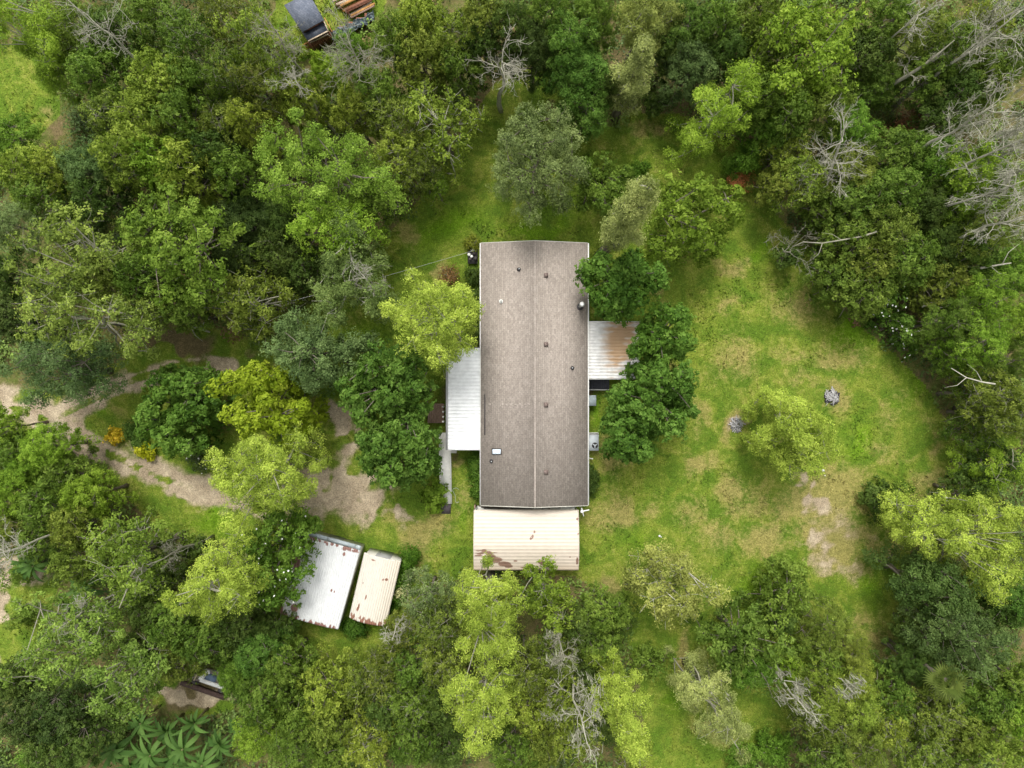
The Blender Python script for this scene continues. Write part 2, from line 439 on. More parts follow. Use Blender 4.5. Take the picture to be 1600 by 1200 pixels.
# colours of foliage (base colour)
GR = dict(
 mid=(0.088, 0.150, 0.026), olive=(0.112, 0.158, 0.030), dark=(0.056, 0.098, 0.022), deep=(0.042, 0.074, 0.020), bright=(0.122, 0.210, 0.026),
 lime=(0.165, 0.265, 0.034), cyp=(0.235, 0.322, 0.062), cypg=(0.215, 0.262, 0.110), grey=(0.128, 0.178, 0.078), blue=(0.080, 0.132, 0.050),
 camph=(0.072, 0.145, 0.028), yellow=(0.165, 0.235, 0.018), oly=(0.145, 0.205, 0.034), red=(0.42, 0.20, 0.10), shrub=(0.090, 0.182, 0.026))



# ------------------------------------------------------------------ ground
CLEAR = [
 [(590,385),(640,330),(690,270),(725,200),(775,130),(840,100),(880,150),(930,190),(955,200),(985,175),(1060,180),(1100,205),(1190,235),(1205,330),(1262,380),(1275,440),
  (1330,500),(1395,550),(1450,610),(1490,690),(1505,760),(1430,800),(1420,880),(1440,950),(1425,1030),(1370,1075),(1250,1130),(1130,1215),(1010,1215),(1000,1050),(950,940),
  (900,900),(740,895),(690,915),(640,1010),(560,1060),(480,1050),(430,990),(420,880),(360,840),(290,850),(230,810),(160,735),(110,715),(60,680),(-80,660),(-80,595),(60,612),(200,560),(230,515),
  (330,510),(420,540),(480,480),(540,430)],
 [(-90,70),(60,70),(88,110),(92,180),(60,215),(-10,205),(-90,220)],
 [(440,-90),(620,-90),(600,15),(545,62),(470,95),(425,60)],
 [(-60,1000),(5,890),(45,875),(95,905),(60,1000),(20,1050),(-60,1090)],
 [(230,1055),(300,1060),(370,1085),(365,1110),(310,1120),(240,1100)],
]
def inpoly(x, y, poly):
    r = np.zeros(x.shape, bool); n = len(poly)
    for i in range(n):
        (x1, y1), (x2, y2) = poly[i], poly[(i+1) % n]
        c = ((y1 > y) != (y2 > y)) & (x < (x2-x1)*(y-y1)/((y2-y1) or 1e-9) + x1); r ^= c
    return r
def seg_d(x, y, a, b):
    dx, dy = b[0]-a[0], b[1]-a[1]; t = np.clip(((x-a[0])*dx + (y-a[1])*dy)/(dx*dx+dy*dy+1e-9), 0, 1)
    return np.hypot(x-a[0]-t*dx, y-a[1]-t*dy), t
def strip(x, y, pts):      # pts (x, y, halfwidth) -> 1 in the middle, 0 at the edge
    v = np.full(x.shape, -1.0)
    for a, b in zip(pts[:-1], pts[1:]):
        d, t = seg_d(x, y, a, b); v = np.maximum(v, 1 - d/(a[2]+(b[2]-a[2])*t))
    return v
def blobs(x, y, L):
    v = np.full(x.shape, -1.0)
    for b in L:
        rx, ry = b[2], (b[3] if len(b) > 3 else b[2])
        v = np.maximum(v, (1 - np.hypot((x-b[0])/rx, (y-b[1])/ry))*(b[4] if len(b) > 4 else 1))
    return v
ROAD = [[(-260,540,34),(-60,608,34),(20,636,30),(80,660,34),(120,682,32),(175,712,30),(240,742,30),(310,766,30),(360,782,28),(420,785,26),(470,782,32),(520,775,38),(570,772,32)],
        [(85,655,26),(150,622,22),(200,598,20),(260,576,18),(320,567,15),(362,572,12)],[(512,628,14),(530,648,24),(543,672,26),(545,700,20),(535,730,18),(530,750,26)]]
ROADB = [(500,775,64,34),(548,775,66,44),(500,745,38,26),(560,752,50,26),(575,778,72,44),(612,795,46,30),(600,745,36,22),(545,790,50,22),(590,765,60,50,.7)]
SAND = [(1248,742,22,16),(1262,765,14,18),(1275,785,14,18,.7),(1264,808,14,18,.5),(1300,840,40,26,.28),(1180,640,0.1),(40,905,44,40),(15,960,26,34),(10,1010,24,24),(1155,652,16,12,.5),(1020,170,.1)]
TRACK = [[(215,1055,9),(260,1076,12),(300,1088,13),(345,1096,12),(380,1105,9)]]
DRY = [(1300,835,70,55,1.2),(1255,770,50,50,.9),(1300,790,90,95,.9),(1320,850,70,45,1),(1200,850,70,60,.8),(1160,770,50,40,.7),(1105,715,45,30,.8),(960,720,34,50,.8),(955,810,40,50,.8),(890,175,45,30,.9),(1010,205,30,22,.7),(640,345,28,30,.6),
       (590,385,26,26,.9),(700,432,32,16,.9),(1160,560,60,50,.6),(1240,470,60,40,.6),(1125,480,30,26,.6),(1130,410,40,24,.8),(1040,455,22,22,.8),(1150,655,24,22,1),(1298,630,34,36,.9),(660,830,55,45,.9),(640,870,40,50,.7),
       (1050,880,50,30,.5),(1070,1020,22,50,.9),(1110,1150,60,40,.5),(1380,1000,40,60,.7),(1340,960,50,40,.6),(930,935,50,25,.8),(860,900,60,14,.9),(1440,760,50,30,.7),(1460,690,30,30,.6),(470,650,22,50,.7),(430,1000,50,22,.6),
       (1310,560,60,40,.6),(1130,830,60,40,.6),(1220,790,40,60,.6),(1080,800,30,50,.5),(1010,790,40,24,.5),(1240,560,40,20,.5),(1080,640,24,50,.5),(1380,700,50,24,.5),(1390,820,30,40,.5),(1400,640,40,40,.4),(1250,600,30,30,.5),(190,640,50,20,.5),(80,190,22,22,.7),(1060,580,30,40,.6),(1330,1090,60,30,.5),(520,480,60,40,.35),(730,790,40,40,.5),(1230,700,40,24,.7),(705,720,18,14,.9)]
LUSH = [(1335,520,70,45,1),(1420,600,40,60,.8),(1350,900,60,60,.7),(700,350,110,60,.9),(850,350,120,34,.9),(560,980,70,30,.8),(640,900,30,60,.8),(730,800,26,80,.8),(480,890,30,40,.8),(325,810,90,30,.9),(930,640,18,60,.9),
        (1000,860,90,60,.5),(1180,920,60,50,.7),(1260,650,.1),(1330,690,60,50,.8),(40,140,90,70,.3),(1130,250,80,30,.6),(600,400,.1),(560,520,60,50,.6),(1170,390,34,50,.8),(1050,1090,40,60,.7),(900,820,24,60,.7),(1190,1170,60,40,.8),(1000,250,80,30,.5),(165,655,40,16,.7)]
LITTER = [(270,530,90,34,1.8),(400,530,40,20,.7),(860,165,34,24,.7),(1100,160,30,40,.8),(955,195,34,20,.9),(560,385,40,40,.8),(700,705,20,12,.6),(905,610,14,90,.9),(925,560,20,100,.9),(910,740,14,60,.6),(695,610,30,40,.9),(740,560,20,60,.6),
          (490,620,30,40,.5),(880,930,80,26,.9),(960,960,30,30,.8),(1240,320,30,40,.6),(1045,420,50,26,.5),(1000,370,60,30,.7),(1290,320,60,50,.7),(800,810,90,14,.8),(1425,190,60,50,1),(300,700,40,18,.8),(1180,290,30,20,.8),(30,560,60,30,.6),(420,985,70,26,.7),(280,870,60,30,.8),(470,690,60,60,.9),(330,640,60,60,.8),(300,1085,90,36,1.3)]
def lines(a, b, st, outer):
    c = np.arange(a, b+1e-6, st); return np.concatenate([[-v for v in outer[::-1]], c, outer])
gx = lines(-52, 52, 0.22, [58, 75, 120, 300, 900]); gy = lines(-40, 40, 0.22, [46, 60, 110, 300, 900])
GX, GY = np.meshgrid(gx, gy)
KPX = F/CAMZ
def masks(X, Y):
    x = X*KPX + 800; y = 600 - Y*KPX
    clear = np.zeros(x.shape, bool)
    for p in CLEAR: clear |= inpoly(x, y, p)
    road = np.maximum.reduce([strip(x, y, r) for r in ROAD] + [blobs(x, y, ROADB)])
    xo, yo = x, y
    x = x + (val_noise(X, Y, 2.6, 81)-0.5)*46 + (val_noise(X, Y, 0.8, 82)-0.5)*22; y = y + (val_noise(X, Y, 2.6, 83)-0.5)*46 + (val_noise(X, Y, 0.8, 84)-0.5)*22
    sand = np.maximum.reduce([road, blobs(x, y, SAND), *[strip(x, y, r) for r in TRACK]])
    mid = np.zeros(x.shape)
    for r_ in ROAD[:2]: mid = np.maximum(mid, np.clip((strip(xo, yo, [(a, b, 7.0) for a, b, c in r_]))*2.2, 0, 1))
    mid *= np.clip((360-xo)/60, 0, 1)
    wob = (val_noise(X, Y, 1.7, 71)-0.5)*0.9 + (val_noise(X, Y, 0.6, 72)-0.5)*0.7
    sand = sand + np.clip(wob, -1, .25); road = road + np.clip(wob, -1, .25)
    isl = np.clip(val_noise(X, Y, 1.5, 74)*1.2 + val_noise(X, Y, 0.55, 75)*0.7 - 1.17, 0, 1)*2.2*np.clip((xo-440)/60, 0, 1)*(xo < 660)
    sand = sand - isl; road = road - isl*0.0
    sand = sand - mid*0.85*(val_noise(X, Y, 0.8, 73) > 0.25)
    dry = blobs(x, y, DRY); lush = blobs(x, y, LUSH); lit = blobs(x, y, LITTER)
    lit = np.where(clear, lit, np.maximum(lit, 0.55))
    out = np.hypot(np.maximum(np.abs(x-800)-1100, 0), np.maximum(np.abs(y-600)-850, 0)) > 0
    lit = np.where(out, 0.7, lit)
    return np.clip(sand, -1, 1), np.clip(dry, 0, 1), np.clip(lush, 0, 1), np.clip(lit, 0, 1), clear, road
def val_noise(X, Y, s, seed):
    r = np.random.default_rng(seed); g = r.uniform(0, 1, (256, 256)); u = X/s; v = Y/s
    i = np.floor(u).astype(int); j = np.floor(v).astype(int); fu = u-i; fv = v-j; fu = fu*fu*(3-2*fu); fv = fv*fv*(3-2*fv)
    a = g[i % 256, j % 256]; b = g[(i+1) % 256, j % 256]; c = g[i % 256, (j+1) % 256]; d = g[(i+1) % 256, (j+1) % 256]
    return (a*(1-fu)+b*fu)*(1-fv) + (c*(1-fu)+d*fu)*fv
gs, gd, gl, gt, gclear, groad = masks(GX, GY)
GZ = (val_noise(GX, GY, 3.0, 1)-0.5)*0.10 + (val_noise(GX, GY, 0.9, 2)-0.5)*0.03
EX = dict(sand=gs, dry=gd, lush=gl, litter=gt)
nx, ny = len(gx), len(gy)
I = (np.arange(ny-1)[:, None]*nx + np.arange(nx-1)[None, :])
QF = np.stack([I, I+1, I+nx+1, I+nx], -1)

def ground_color(nt, p=None, tuft=False):
    co = objco(nt)
    flat = mapping(nt, co, (1, 1, 0.0001))
    sand = attr(nt, 'sand').outputs['Fac']; dry = attr(nt, 'dry').outputs['Fac']; lush = attr(nt, 'lush').outputs['Fac']; lit = attr(nt, 'litter').outputs['Fac']
    nb = noise(nt, flat, 0.16, 5, 0.6, 0.4); nmid = noise(nt, flat, 0.55, 6, 0.62, 0.6); nf = noise(nt, flat, 2.6, 6, 0.78); nff = noise(nt, flat, 9, 4, 0.85)
    g = mixc(nt, sstep(nt, nmid, 0.35, 0.68), (0.086, 0.150, 0.014), (0.180, 0.225, 0.028))
    g = mixc(nt, math_(nt, 'MULTIPLY', sstep(nt, math_(nt, 'ADD', lush, math_(nt, 'MULTIPLY_ADD', nmid, 0.9, -0.45)), 0.15, 0.8), 0.85), g, (0.110, 0.215, 0.008))
    # straw and thin grass
    e = math_(nt, 'ADD', math_(nt, 'ADD', math_(nt, 'MULTIPLY', dry, 0.75), math_(nt, 'MULTIPLY', nb, 0.30)), math_(nt, 'MULTIPLY_ADD', nmid, 0.9, math_(nt, 'MULTIPLY_ADD', nf, 1.3, -1.15)))
    g = mixc(nt, math_(nt, 'MULTIPLY', sstep(nt, e, 0.10, 0.62), 0.66), g, mixc(nt, nf, (0.235, 0.200, 0.065), (0.34, 0.25, 0.110)))
    # leaf litter and bare brown earth
    e = math_(nt, 'ADD', lit, math_(nt, 'MULTIPLY_ADD', nmid, 0.8, math_(nt, 'MULTIPLY_ADD', nf, 0.4, -0.6)))
    g = mixc(nt, math_(nt, 'MULTIPLY', sstep(nt, e, 0.22, 0.72), 0.85), g, mixc(nt, nf, (0.085, 0.062, 0.035), (0.17, 0.115, 0.07)))
    # pale sand
    e = math_(nt, 'ADD', sand, math_(nt, 'MULTIPLY_ADD', nmid, 0.9, math_(nt, 'MULTIPLY_ADD', nf, 0.7, -0.8)))
    fs = sstep(nt, e, -0.02, 0.52)
    sc = mixc(nt, sstep(nt, nmid, 0.35, 0.68), (0.285, 0.225, 0.150), (0.435, 0.36, 0.25))
    wet = sstep(nt, math_(nt, 'ADD', sand, math_(nt, 'MULTIPLY', nmid, 0.6)), 0.35, 0.85)
    sc = mixc(nt, wet, mixc(nt, 0.5, sc, (0.22, 0.165, 0.10)), sc)
    g = mixc(nt, fs, g, sc)
    k = math_(nt, 'MAXIMUM', math_(nt, 'MULTIPLY_ADD', nff, 3.0, -0.5), 0.35)
    k = math_(nt, 'MULTIPLY', k, math_(nt, 'MAXIMUM', math_(nt, 'MULTIPLY_ADD', nf, 1.5, 0.25), 0.5))
    v = N(nt, 'ShaderNodeVectorMath', operation='SCALE'); nt.links.new(g, v.inputs[0]); nt.links.new(k, v.inputs['Scale'])
    return v.outputs[0], nff, nf
mg, nt, p, out = nm('ground_cover')
c, nff, nf = ground_color(nt); nt.links.new(c, p.inputs['Base Color']); p.inputs['Roughness'].default_value = 0.95; p.inputs['Specular IOR Level'].default_value = 0.1
bump(nt, p, math_(nt, 'ADD', nff, nf), 0.6, 0.05)
V = np.stack([GX, GY, GZ], -1).reshape(-1, 3)
g = link('ground', mk_mesh('ground', V, QF.reshape(-1, 4), extra={k: v.ravel() for k, v in EX.items()}, smooth=True), mg)
tag(g, 'grassy yard with straw coloured patches and leaf litter under the trees', None, kind='structure')
# driveway sheet, ragged edge, 4 mm above the ground
inner = (np.abs(GX) < 51.9) & (np.abs(GY) < 39.9) | (GX < -51)
keep = (groad > -0.02)
kf = keep[:-1, :-1] & keep[1:, :-1] & keep[:-1, 1:] & keep[1:, 1:]
fq = QF[kf]; used, inv = np.unique(fq, return_inverse=True)
V2 = V[used] + [0, 0, 0.004]
d = link('dirt_driveway', mk_mesh('dirt_driveway', V2, inv.reshape(-1, 4), extra={k: v.ravel()[used] for k, v in EX.items()}, smooth=True), mg)
tag(d, 'pale sandy driveway forking in from the left edge of the yard', None, kind='structure')

# short grass tufts over the clearings
rng = np.random.default_rng(11)
n = 260000; X = rng.uniform(-46, 46, n); Y = rng.uniform(-35, 35, n)
s_, d_, l_, t_, cl, rd = masks(X, Y)
HOUSES_PX = [(751,378,919,791),(698,543,753,704),(740,795,906,892),(688,676,706,803),(918,503,995,608)]
px_, py_ = X*KPX+800, 600-Y*KPX
ok = cl & (s_ < 0.02 + rng.uniform(0, 0.25, n)) & (t_ < 0.5)
for a in HOUSES_PX: ok &= ~((px_ > a[0]-2) & (px_ < a[2]+2) & (py_ > a[1]-2) & (py_ < a[3]+2))
X, Y = X[ok], Y[ok]; n = len(X); s_, d_, l_, t_ = s_[ok], d_[ok], l_[ok], t_[ok]
hgt = rng.uniform(0.03, 0.10, n)*(1 + 2.2*(val_noise(X, Y, 0.5, 91)*val_noise(X, Y, 2.5, 92) > 0.42)); a = rng.uniform(0, 6.28, n); w = rng.uniform(0.03, 0.075, n); z0 = (val_noise(X, Y, 3.0, 1)-0.5)*0.10 - 0.01
dx, dy = np.cos(a)*w, np.sin(a)*w; lx, ly = rng.normal(0, 0.05, n), rng.normal(0, 0.05, n)
V = np.stack([np.stack([X-dx, Y-dy, z0], -1), np.stack([X+dx, Y+dy, z0], -1), np.stack([X+lx, Y+ly, z0+hgt], -1)], 1).reshape(-1, 3)
m2, nt, p, out = nm('grass_blades')
c, nff, nf = ground_color(nt); t = attr(nt, 'tint').outputs['Fac']
v = N(nt, 'ShaderNodeVectorMath', operation='SCALE'); nt.links.new(c, v.inputs[0]); nt.links.new(math_(nt, 'MULTIPLY_ADD', t, 0.9, 0.75), v.inputs['Scale'])
nt.links.new(v.outputs[0], p.inputs['Base Color']); p.inputs['Roughness'].default_value = 0.8
r3 = lambda q: np.repeat(q, 3)
g = link('grass', mk_mesh('grass', V, np.arange(n*3).reshape(-1, 3), tint=r3(rng.uniform(0, 1, n)), extra=dict(sand=r3(s_), dry=r3(d_), lush=r3(l_), litter=r3(t_))), m2)
tag(g, 'short uneven grass growing over the yard', None, kind='stuff')

# ------------------------------------------------------------------ undergrowth (a mass of low bushes and vines under the trees)
mu, nt, p, out = nm('undergrowth_leaves')
t = attr(nt, 'tint').outputs['Fac']; hu = attr(nt, 'hue').outputs['Fac']
c = mixc(nt, sstep(nt, hu, 0.15, 0.5), (0.056, 0.098, 0.018), (0.098, 0.155, 0.024)); c = mixc(nt, sstep(nt, hu, 0.6, 1.0), c, (0.130, 0.200, 0.030))
c = mixc(nt, sstep(nt, hu, 1.5, 2.0), c, (0.16, 0.085, 0.04))
v = N(nt, 'ShaderNodeVectorMath', operation='SCALE'); nt.links.new(c, v.inputs[0]); nt.links.new(math_(nt, 'MULTIPLY_ADD', t, 1.1, 0.5), v.inputs['Scale'])
nt.links.new(v.outputs[0], p.inputs['Base Color']); p.inputs['Roughness'].default_value = 0.6
rng = np.random.default_rng(12)
n = 5200; X = rng.uniform(-50, 50, n); Y = rng.uniform(-38, 38, n); *_, cl, rd = masks(X, Y)
near = np.zeros(n, bool)
for ox, oy in ((0.9, 0), (-0.9, 0), (0, 0.9), (0, -0.9)): near |= masks(X+ox, Y+oy)[4]
BARE = [(270,535,90,30),(1425,190,45,40),(860,150,60,30),(320,1065,60,30),(300,1100,70,30),(45,930,50,60),(80,200,40)]
px_, py_ = X*KPX+800, 600-Y*KPX
ok = ~cl & (blobs(px_, py_, BARE) < 0); X, Y, near = X[ok], Y[ok], near[ok]; n = len(X)
R = rng.uniform(0.5, 1.35, n)*np.where(near, 0.7, 1); Hh = R*rng.uniform(0.8, 1.9, n); hue = rng.uniform(0, 1.0, n)**1.3
hue = np.where(val_noise(X, Y, 6, 5) > 0.6, hue+0.25, hue); hue = np.where(rng.uniform(0, 1, n) < 0.035, 1.9, np.minimum(hue, 1.1))
k = (R*R*75).astype(int)+12; idx = np.repeat(np.arange(n), k); m = len(idx)
d = rng.normal(0, 1, (m, 3)); d[:, 2] = np.abs(d[:, 2]); d = norm(d); q = rng.uniform(0.6, 1.08, m)
C = np.stack([X[idx] + d[:, 0]*R[idx]*q, Y[idx] + d[:, 1]*R[idx]*q, d[:, 2]*Hh[idx]*q + 0.03], -1)
V, Q, T = leaf_quads(C, d, 0.26, 0.14, rng, np.clip(rng.uniform(0.3, 0.7, n)[idx] + rng.normal(0, 0.14, m), 0, 1), up=0.7)
u = link('undergrowth', mk_mesh('undergrowth', V, Q, tint=T, extra=dict(hue=np.repeat(hue[idx], 4))), mu)
tag(u, 'tangled low bushes, saplings and vines filling the floor of the woods', None, kind='stuff')

# ------------------------------------------------------------------ building materials
def shingle_mat(name, c1, c2, rot=0, tab=(0.33, 0.15)):
    m, nt, p, out = nm(name)
    co = mapping(nt, objco(nt), (1, 1, 1), (0, 0, rot))
    va = N(nt, 'ShaderNodeVectorMath', operation='ADD'); nt.links.new(co, va.inputs[0]); va.inputs[1].default_value = (99, 99, 0); co = va.outputs[0]
    b = N(nt, 'ShaderNodeTexBrick', i_Scale=1.0); b.inputs['Brick Width'].default_value = tab[0]; b.inputs['Row Height'].default_value = tab[1]
    b.inputs['Mortar Size'].default_value = 0.012; b.inputs['Mortar Smooth'].default_value = 0.6
    b.inputs['Color1'].default_value = (*c1, 1); b.inputs['Color2'].default_value = (*c2, 1); b.inputs['Mortar'].default_value = (c1[0]*0.62, c1[1]*0.6, c1[2]*0.6, 1)
    b.inputs['Bias'].default_value = 0.0
    nt.links.new(co, b.inputs['Vector'])
    n1 = noise(nt, co, 17, 3, 0.8); n2 = noise(nt, co, 0.5, 4, 0.6); n3 = noise(nt, co, 6.5, 4, 0.8)
    v = N(nt, 'ShaderNodeVectorMath', operation='SCALE'); nt.links.new(b.outputs[0], v.inputs[0])
    k = math_(nt, 'MULTIPLY', math_(nt, 'MULTIPLY_ADD', n1, 1.3, 0.38), math_(nt, 'MULTIPLY', math_(nt, 'MULTIPLY_ADD', n2, 0.12, 0.94), math_(nt, 'MULTIPLY_ADD', n3, 1.0, 0.52)))
    nt.links.new(k, v.inputs['Scale']); nt.links.new(v.outputs[0], p.inputs['Base Color']); p.inputs['Roughness'].default_value = 0.95; p.inputs['Specular IOR Level'].default_value = 0.04

    return m
SHING = shingle_mat('brown_grey_shingles', (0.330, 0.288, 0.248), (0.262, 0.226, 0.194), math.pi/2)
CAPS = shingle_mat('ridge_cap_shingles', (0.345, 0.302, 0.262), (0.27, 0.234, 0.202), 0, (5, 0.45))
SLATE = shingle_mat('slate_grey_shingles', (0.15, 0.165, 0.20), (0.10, 0.115, 0.145), 0.6)
WHITE = plain('white_trim', (0.75, 0.75, 0.70), 0.5, 0.12, 3)
SIDING = plain('pale_siding', (0.62, 0.60, 0.52), 0.6, 0.12, 3)
GUTTER = plain('grey_gutter', (0.33, 0.33, 0.32), 0.5, 0.2, 3)
DARKM = plain('dark_metal', (0.05, 0.045, 0.045), 0.6, 0.3, 8)
BROWNM = plain('brown_vent_metal', (0.20, 0.15, 0.13), 0.6, 0.3, 8)
GALV = plain('galvanised_metal', (0.42, 0.44, 0.44), 0.4, 0.2, 4, metal=0.3)
WOODR = plain('weathered_deck_wood', (0.33, 0.22, 0.165), 0.85, 0.35, 5, stretch=(6, 0.6, 1))
WOODY = plain('orange_lumber', (0.42, 0.22, 0.07), 0.8, 0.35, 4)
WOODP = plain('pale_lumber', (0.50, 0.40, 0.29), 0.8, 0.3, 4)
WOODB = plain('red_brown_lumber', (0.20, 0.085, 0.05), 0.85, 0.4, 5)
CONC = plain('pale_concrete', (0.74, 0.73, 0.67), 0.9, 0.15, 3)
RUBBER = plain('dark_mat', (0.085, 0.072, 0.075), 0.85, 0.35, 10)
SLATED = plain('dark_grey_decking', (0.075, 0.078, 0.095), 0.75, 0.3, 6, stretch=(6, 0.6, 1))
ACM = plain('pale_grey_cabinet', (0.52, 0.56, 0.58), 0.45, 0.1, 3)
GLASS, nt, p, out = nm('window_glass'); p.inputs['Base Color'].default_value = (0.03, 0.04, 0.05, 1); p.inputs['Roughness'].default_value = 0.08
SKYG, nt, p, out = nm('skylight_dome'); p.inputs['Base Color'].default_value = (0.62, 0.70, 0.76, 1); p.inputs['Roughness'].default_value = 0.2

def metal_mat(name, base, alt, rust, along_scale=(0.7, 5.0), dirt=0.15):
    """painted sheet metal; attribute wear = where the paint has gone, u runs along the ribs"""
    m, nt, p, out = nm(name)
    uv = N(nt, 'ShaderNodeCombineXYZ'); nt.links.new(attr(nt, 'u').outputs['Fac'], uv.inputs[0]); nt.links.new(attr(nt, 'v').outputs['Fac'], uv.inputs[1])
    co = uv.outputs[0]; wear = attr(nt, 'wear').outputs['Fac']; tone = attr(nt, 'tone').outputs['Fac']
    s1 = noise(nt, mapping(nt, co, (along_scale[0], along_scale[1], 1)), 1.6, 5, 0.6); s2 = noise(nt, co, 2.2, 5, 0.6); s3 = noise(nt, mapping(nt, co, (2.2, 9, 1)), 1.5, 4, 0.7)
    c = mixc(nt, sstep(nt, s2, 0.3, 0.7), tuple(x*(1-dirt) for x in base), base)
    c = mixc(nt, math_(nt, 'MULTIPLY', sstep(nt, s1, 0.62, 0.85), 0.45), c, (base[0]*0.5, base[1]*0.46, base[2]*0.42))
    c = mixc(nt, tone, c, alt)
    wear = math_(nt, 'MULTIPLY', wear, 1.7)
    e = math_(nt, 'ADD', wear, math_(nt, 'MULTIPLY_ADD', s3, 0.9, math_(nt, 'MULTIPLY_ADD', s2, 0.4, -0.65)))
    f = sstep(nt, e, 0.44, 0.66)
    c = mixc(nt, f, c, mixc(nt, s2, rust, tuple(x*0.6 for x in rust)))
    nt.links.new(c, p.inputs['Base Color']); p.inputs['Roughness'].default_value = 0.45; p.inputs['Specular IOR Level'].default_value = 0.35
    return m
def ribbed_roof(name, mat, parent, O, ud, L, Wd, prof, pitch, ribh=0.022, wear=None, tone=None, wavy=0.0, seed=1):
    """O origin corner (x,y), ud unit dir along the ribs, vd = ud turned +90deg; prof(v)->z. A closed thin sheet with raised ribs."""
    ud = np.array(ud, float); vd = np.array([-ud[1], ud[0]])
    nu = max(2, int(L/0.10)); per = 8; nr = int(Wd/pitch)
    v = []; 
    for i in range(nr):
        for f, h in ((0, 0), (0.30, 0), (0.40, 1), (0.60, 1), (0.70, 0)): v.append(((i+f)*Wd/nr, h))
    v.append((Wd, 0)); v = np.array(v)
    U = np.linspace(0, L, nu+1); UU, VI = np.meshgrid(U, np.arange(len(v)), indexing='ij'); VV = v[VI, 0]; HH = v[VI, 1]*ribh
    r = np.random.default_rng(seed)
    Z = prof(VV) + HH + wavy*(val_noise(UU, VV, 1.2, seed)-0.5)
    X = O[0] + ud[0]*UU + vd[0]*VV; Y = O[1] + ud[1]*UU + vd[1]*VV
    n1 = UU.size; V = np.concatenate([np.stack([X, Y, Z], -1).reshape(-1, 3), np.stack([X, Y, Z-0.02], -1).reshape(-1, 3)])
    nv = len(v); I = (np.arange(nu)[:, None]*nv + np.arange(nv-1)[None, :]); Q = np.stack([I, I+nv, I+nv+1, I+1], -1).reshape(-1, 4)
    e1 = np.arange(nv-1); e2 = np.arange(nu)*nv
    S = np.concatenate([np.stack([e1, e1+1, e1+1+n1, e1+n1], -1), np.stack([nu*nv+e1+1, nu*nv+e1, nu*nv+e1+n1, nu*nv+e1+1+n1], -1),
                        np.stack([e2+nv, e2, e2+n1, e2+nv+n1], -1), np.stack([e2+nv-1, e2+2*nv-1, e2+2*nv-1+n1, e2+nv-1+n1], -1)])
    wv = (wear(UU, VV) if wear else np.zeros_like(UU)).ravel(); tv = (tone(UU, VV) if tone else np.zeros_like(UU)).ravel()
    me = mk_mesh(name, V, [Q, Q[:, ::-1]+n1, S], extra=dict(wear=np.tile(wv, 2), tone=np.tile(tv, 2), u=np.tile(UU.ravel(), 2), v=np.tile(VV.ravel(), 2)))
    return link(name, me, mat, parent)

# ------------------------------------------------------------------ the long house
EZ, RZ = 2.9, 3.75
hx0, hx1 = W(751, 0, EZ)[0], W(918.5, 0, EZ)[0]; hy1, hy0 = W(0, 380, EZ)[1], W(0, 789.5, EZ)[1]; rx = W(836, 0, RZ)[0]
house = empty('house', ((hx0+hx1)/2, (hy0+hy1)/2, 0))
tag(house, 'long low house with a brown-grey shingle roof in the middle of the yard', 'house')
hc = np.array([(hx0+hx1)/2, (hy0+hy1)/2, 0])
def HM():  return MB()
def hb(mb, name, mat, parent=house, off=hc, **k):
    mb.V = [v - off for v in mb.V]; return mb.build(name, mat, parent, **k)
w = MB(); a, b, c, d = hx0+0.3, hx1-0.3, hy0+0.25, hy1-0.25
w.box(a, b, c, d, 0.45, EZ-0.05); w.add([(a, c, EZ-0.05), (b, c, EZ-0.05), (rx, c, RZ-0.15), (a, d, EZ-0.05), (b, d, EZ-0.05), (rx, d, RZ-0.15)], Q=[(0,3,5,2),(1,2,5,4)], T=[(0,2,1),(3,4,5)])
hb(w, 'wall', SIDING)
w = MB(); w.box(a+0.05, b-0.05, c+0.05, d-0.05, -0.05, 0.45); hb(w, 'skirting', GUTTER)
th = 0.09
def slope(x0, z0, x1, z1):
    m = MB(); m.hexa([(x0, hy0, z0-th), (x1, hy0, z1-th), (x1, hy1, z1-th), (x0, hy1, z0-th)] if x0 < x1 else [(x1, hy0, z1-th), (x0, hy0, z0-th), (x0, hy1, z0-th), (x1, hy1, z1-th)],
                     [(x0, hy0, z0), (x1, hy0, z1), (x1, hy1, z1), (x0, hy1, z0)] if x0 < x1 else [(x1, hy0, z1), (x0, hy0, z0), (x0, hy1, z0), (x1, hy1, z1)]); return m
m = slope(hx0, EZ, rx, RZ); s2 = slope(hx1, EZ, rx, RZ)
m.add(s2.V[0], s2.Q[0])
roof = hb(m, 'roof', SHING)
def on_roof(px, py):
    z = 3.2
    for _ in range(6):
        x, y, _z = W(px, py, z); z = EZ + (RZ-EZ)*(1 - abs(x-rx)/(hx1-rx if x > rx else rx-hx0))
    return np.array([x, y, z])
m = MB(); yy = hy0
rr = random.Random(4)
while yy < hy1 - 0.3:
    y2 = min(yy+0.30, hy1); dz = rr.uniform(0, 0.006)
    dz = 0
    for sgn in (-1, 1):
        xa = rx + sgn*0.06; za = RZ - 0.06*(RZ-EZ)/(hx1-rx)
        m.add([(rx, yy, RZ+0.012), (rx, y2-0.004, RZ+0.012), (xa, y2-0.004, za+0.008), (xa, yy, za+0.008)], Q=[(0,1,2,3) if sgn < 0 else (3,2,1,0)])
    yy = y2
hb(m, 'ridge_cap', CAPS, roof)
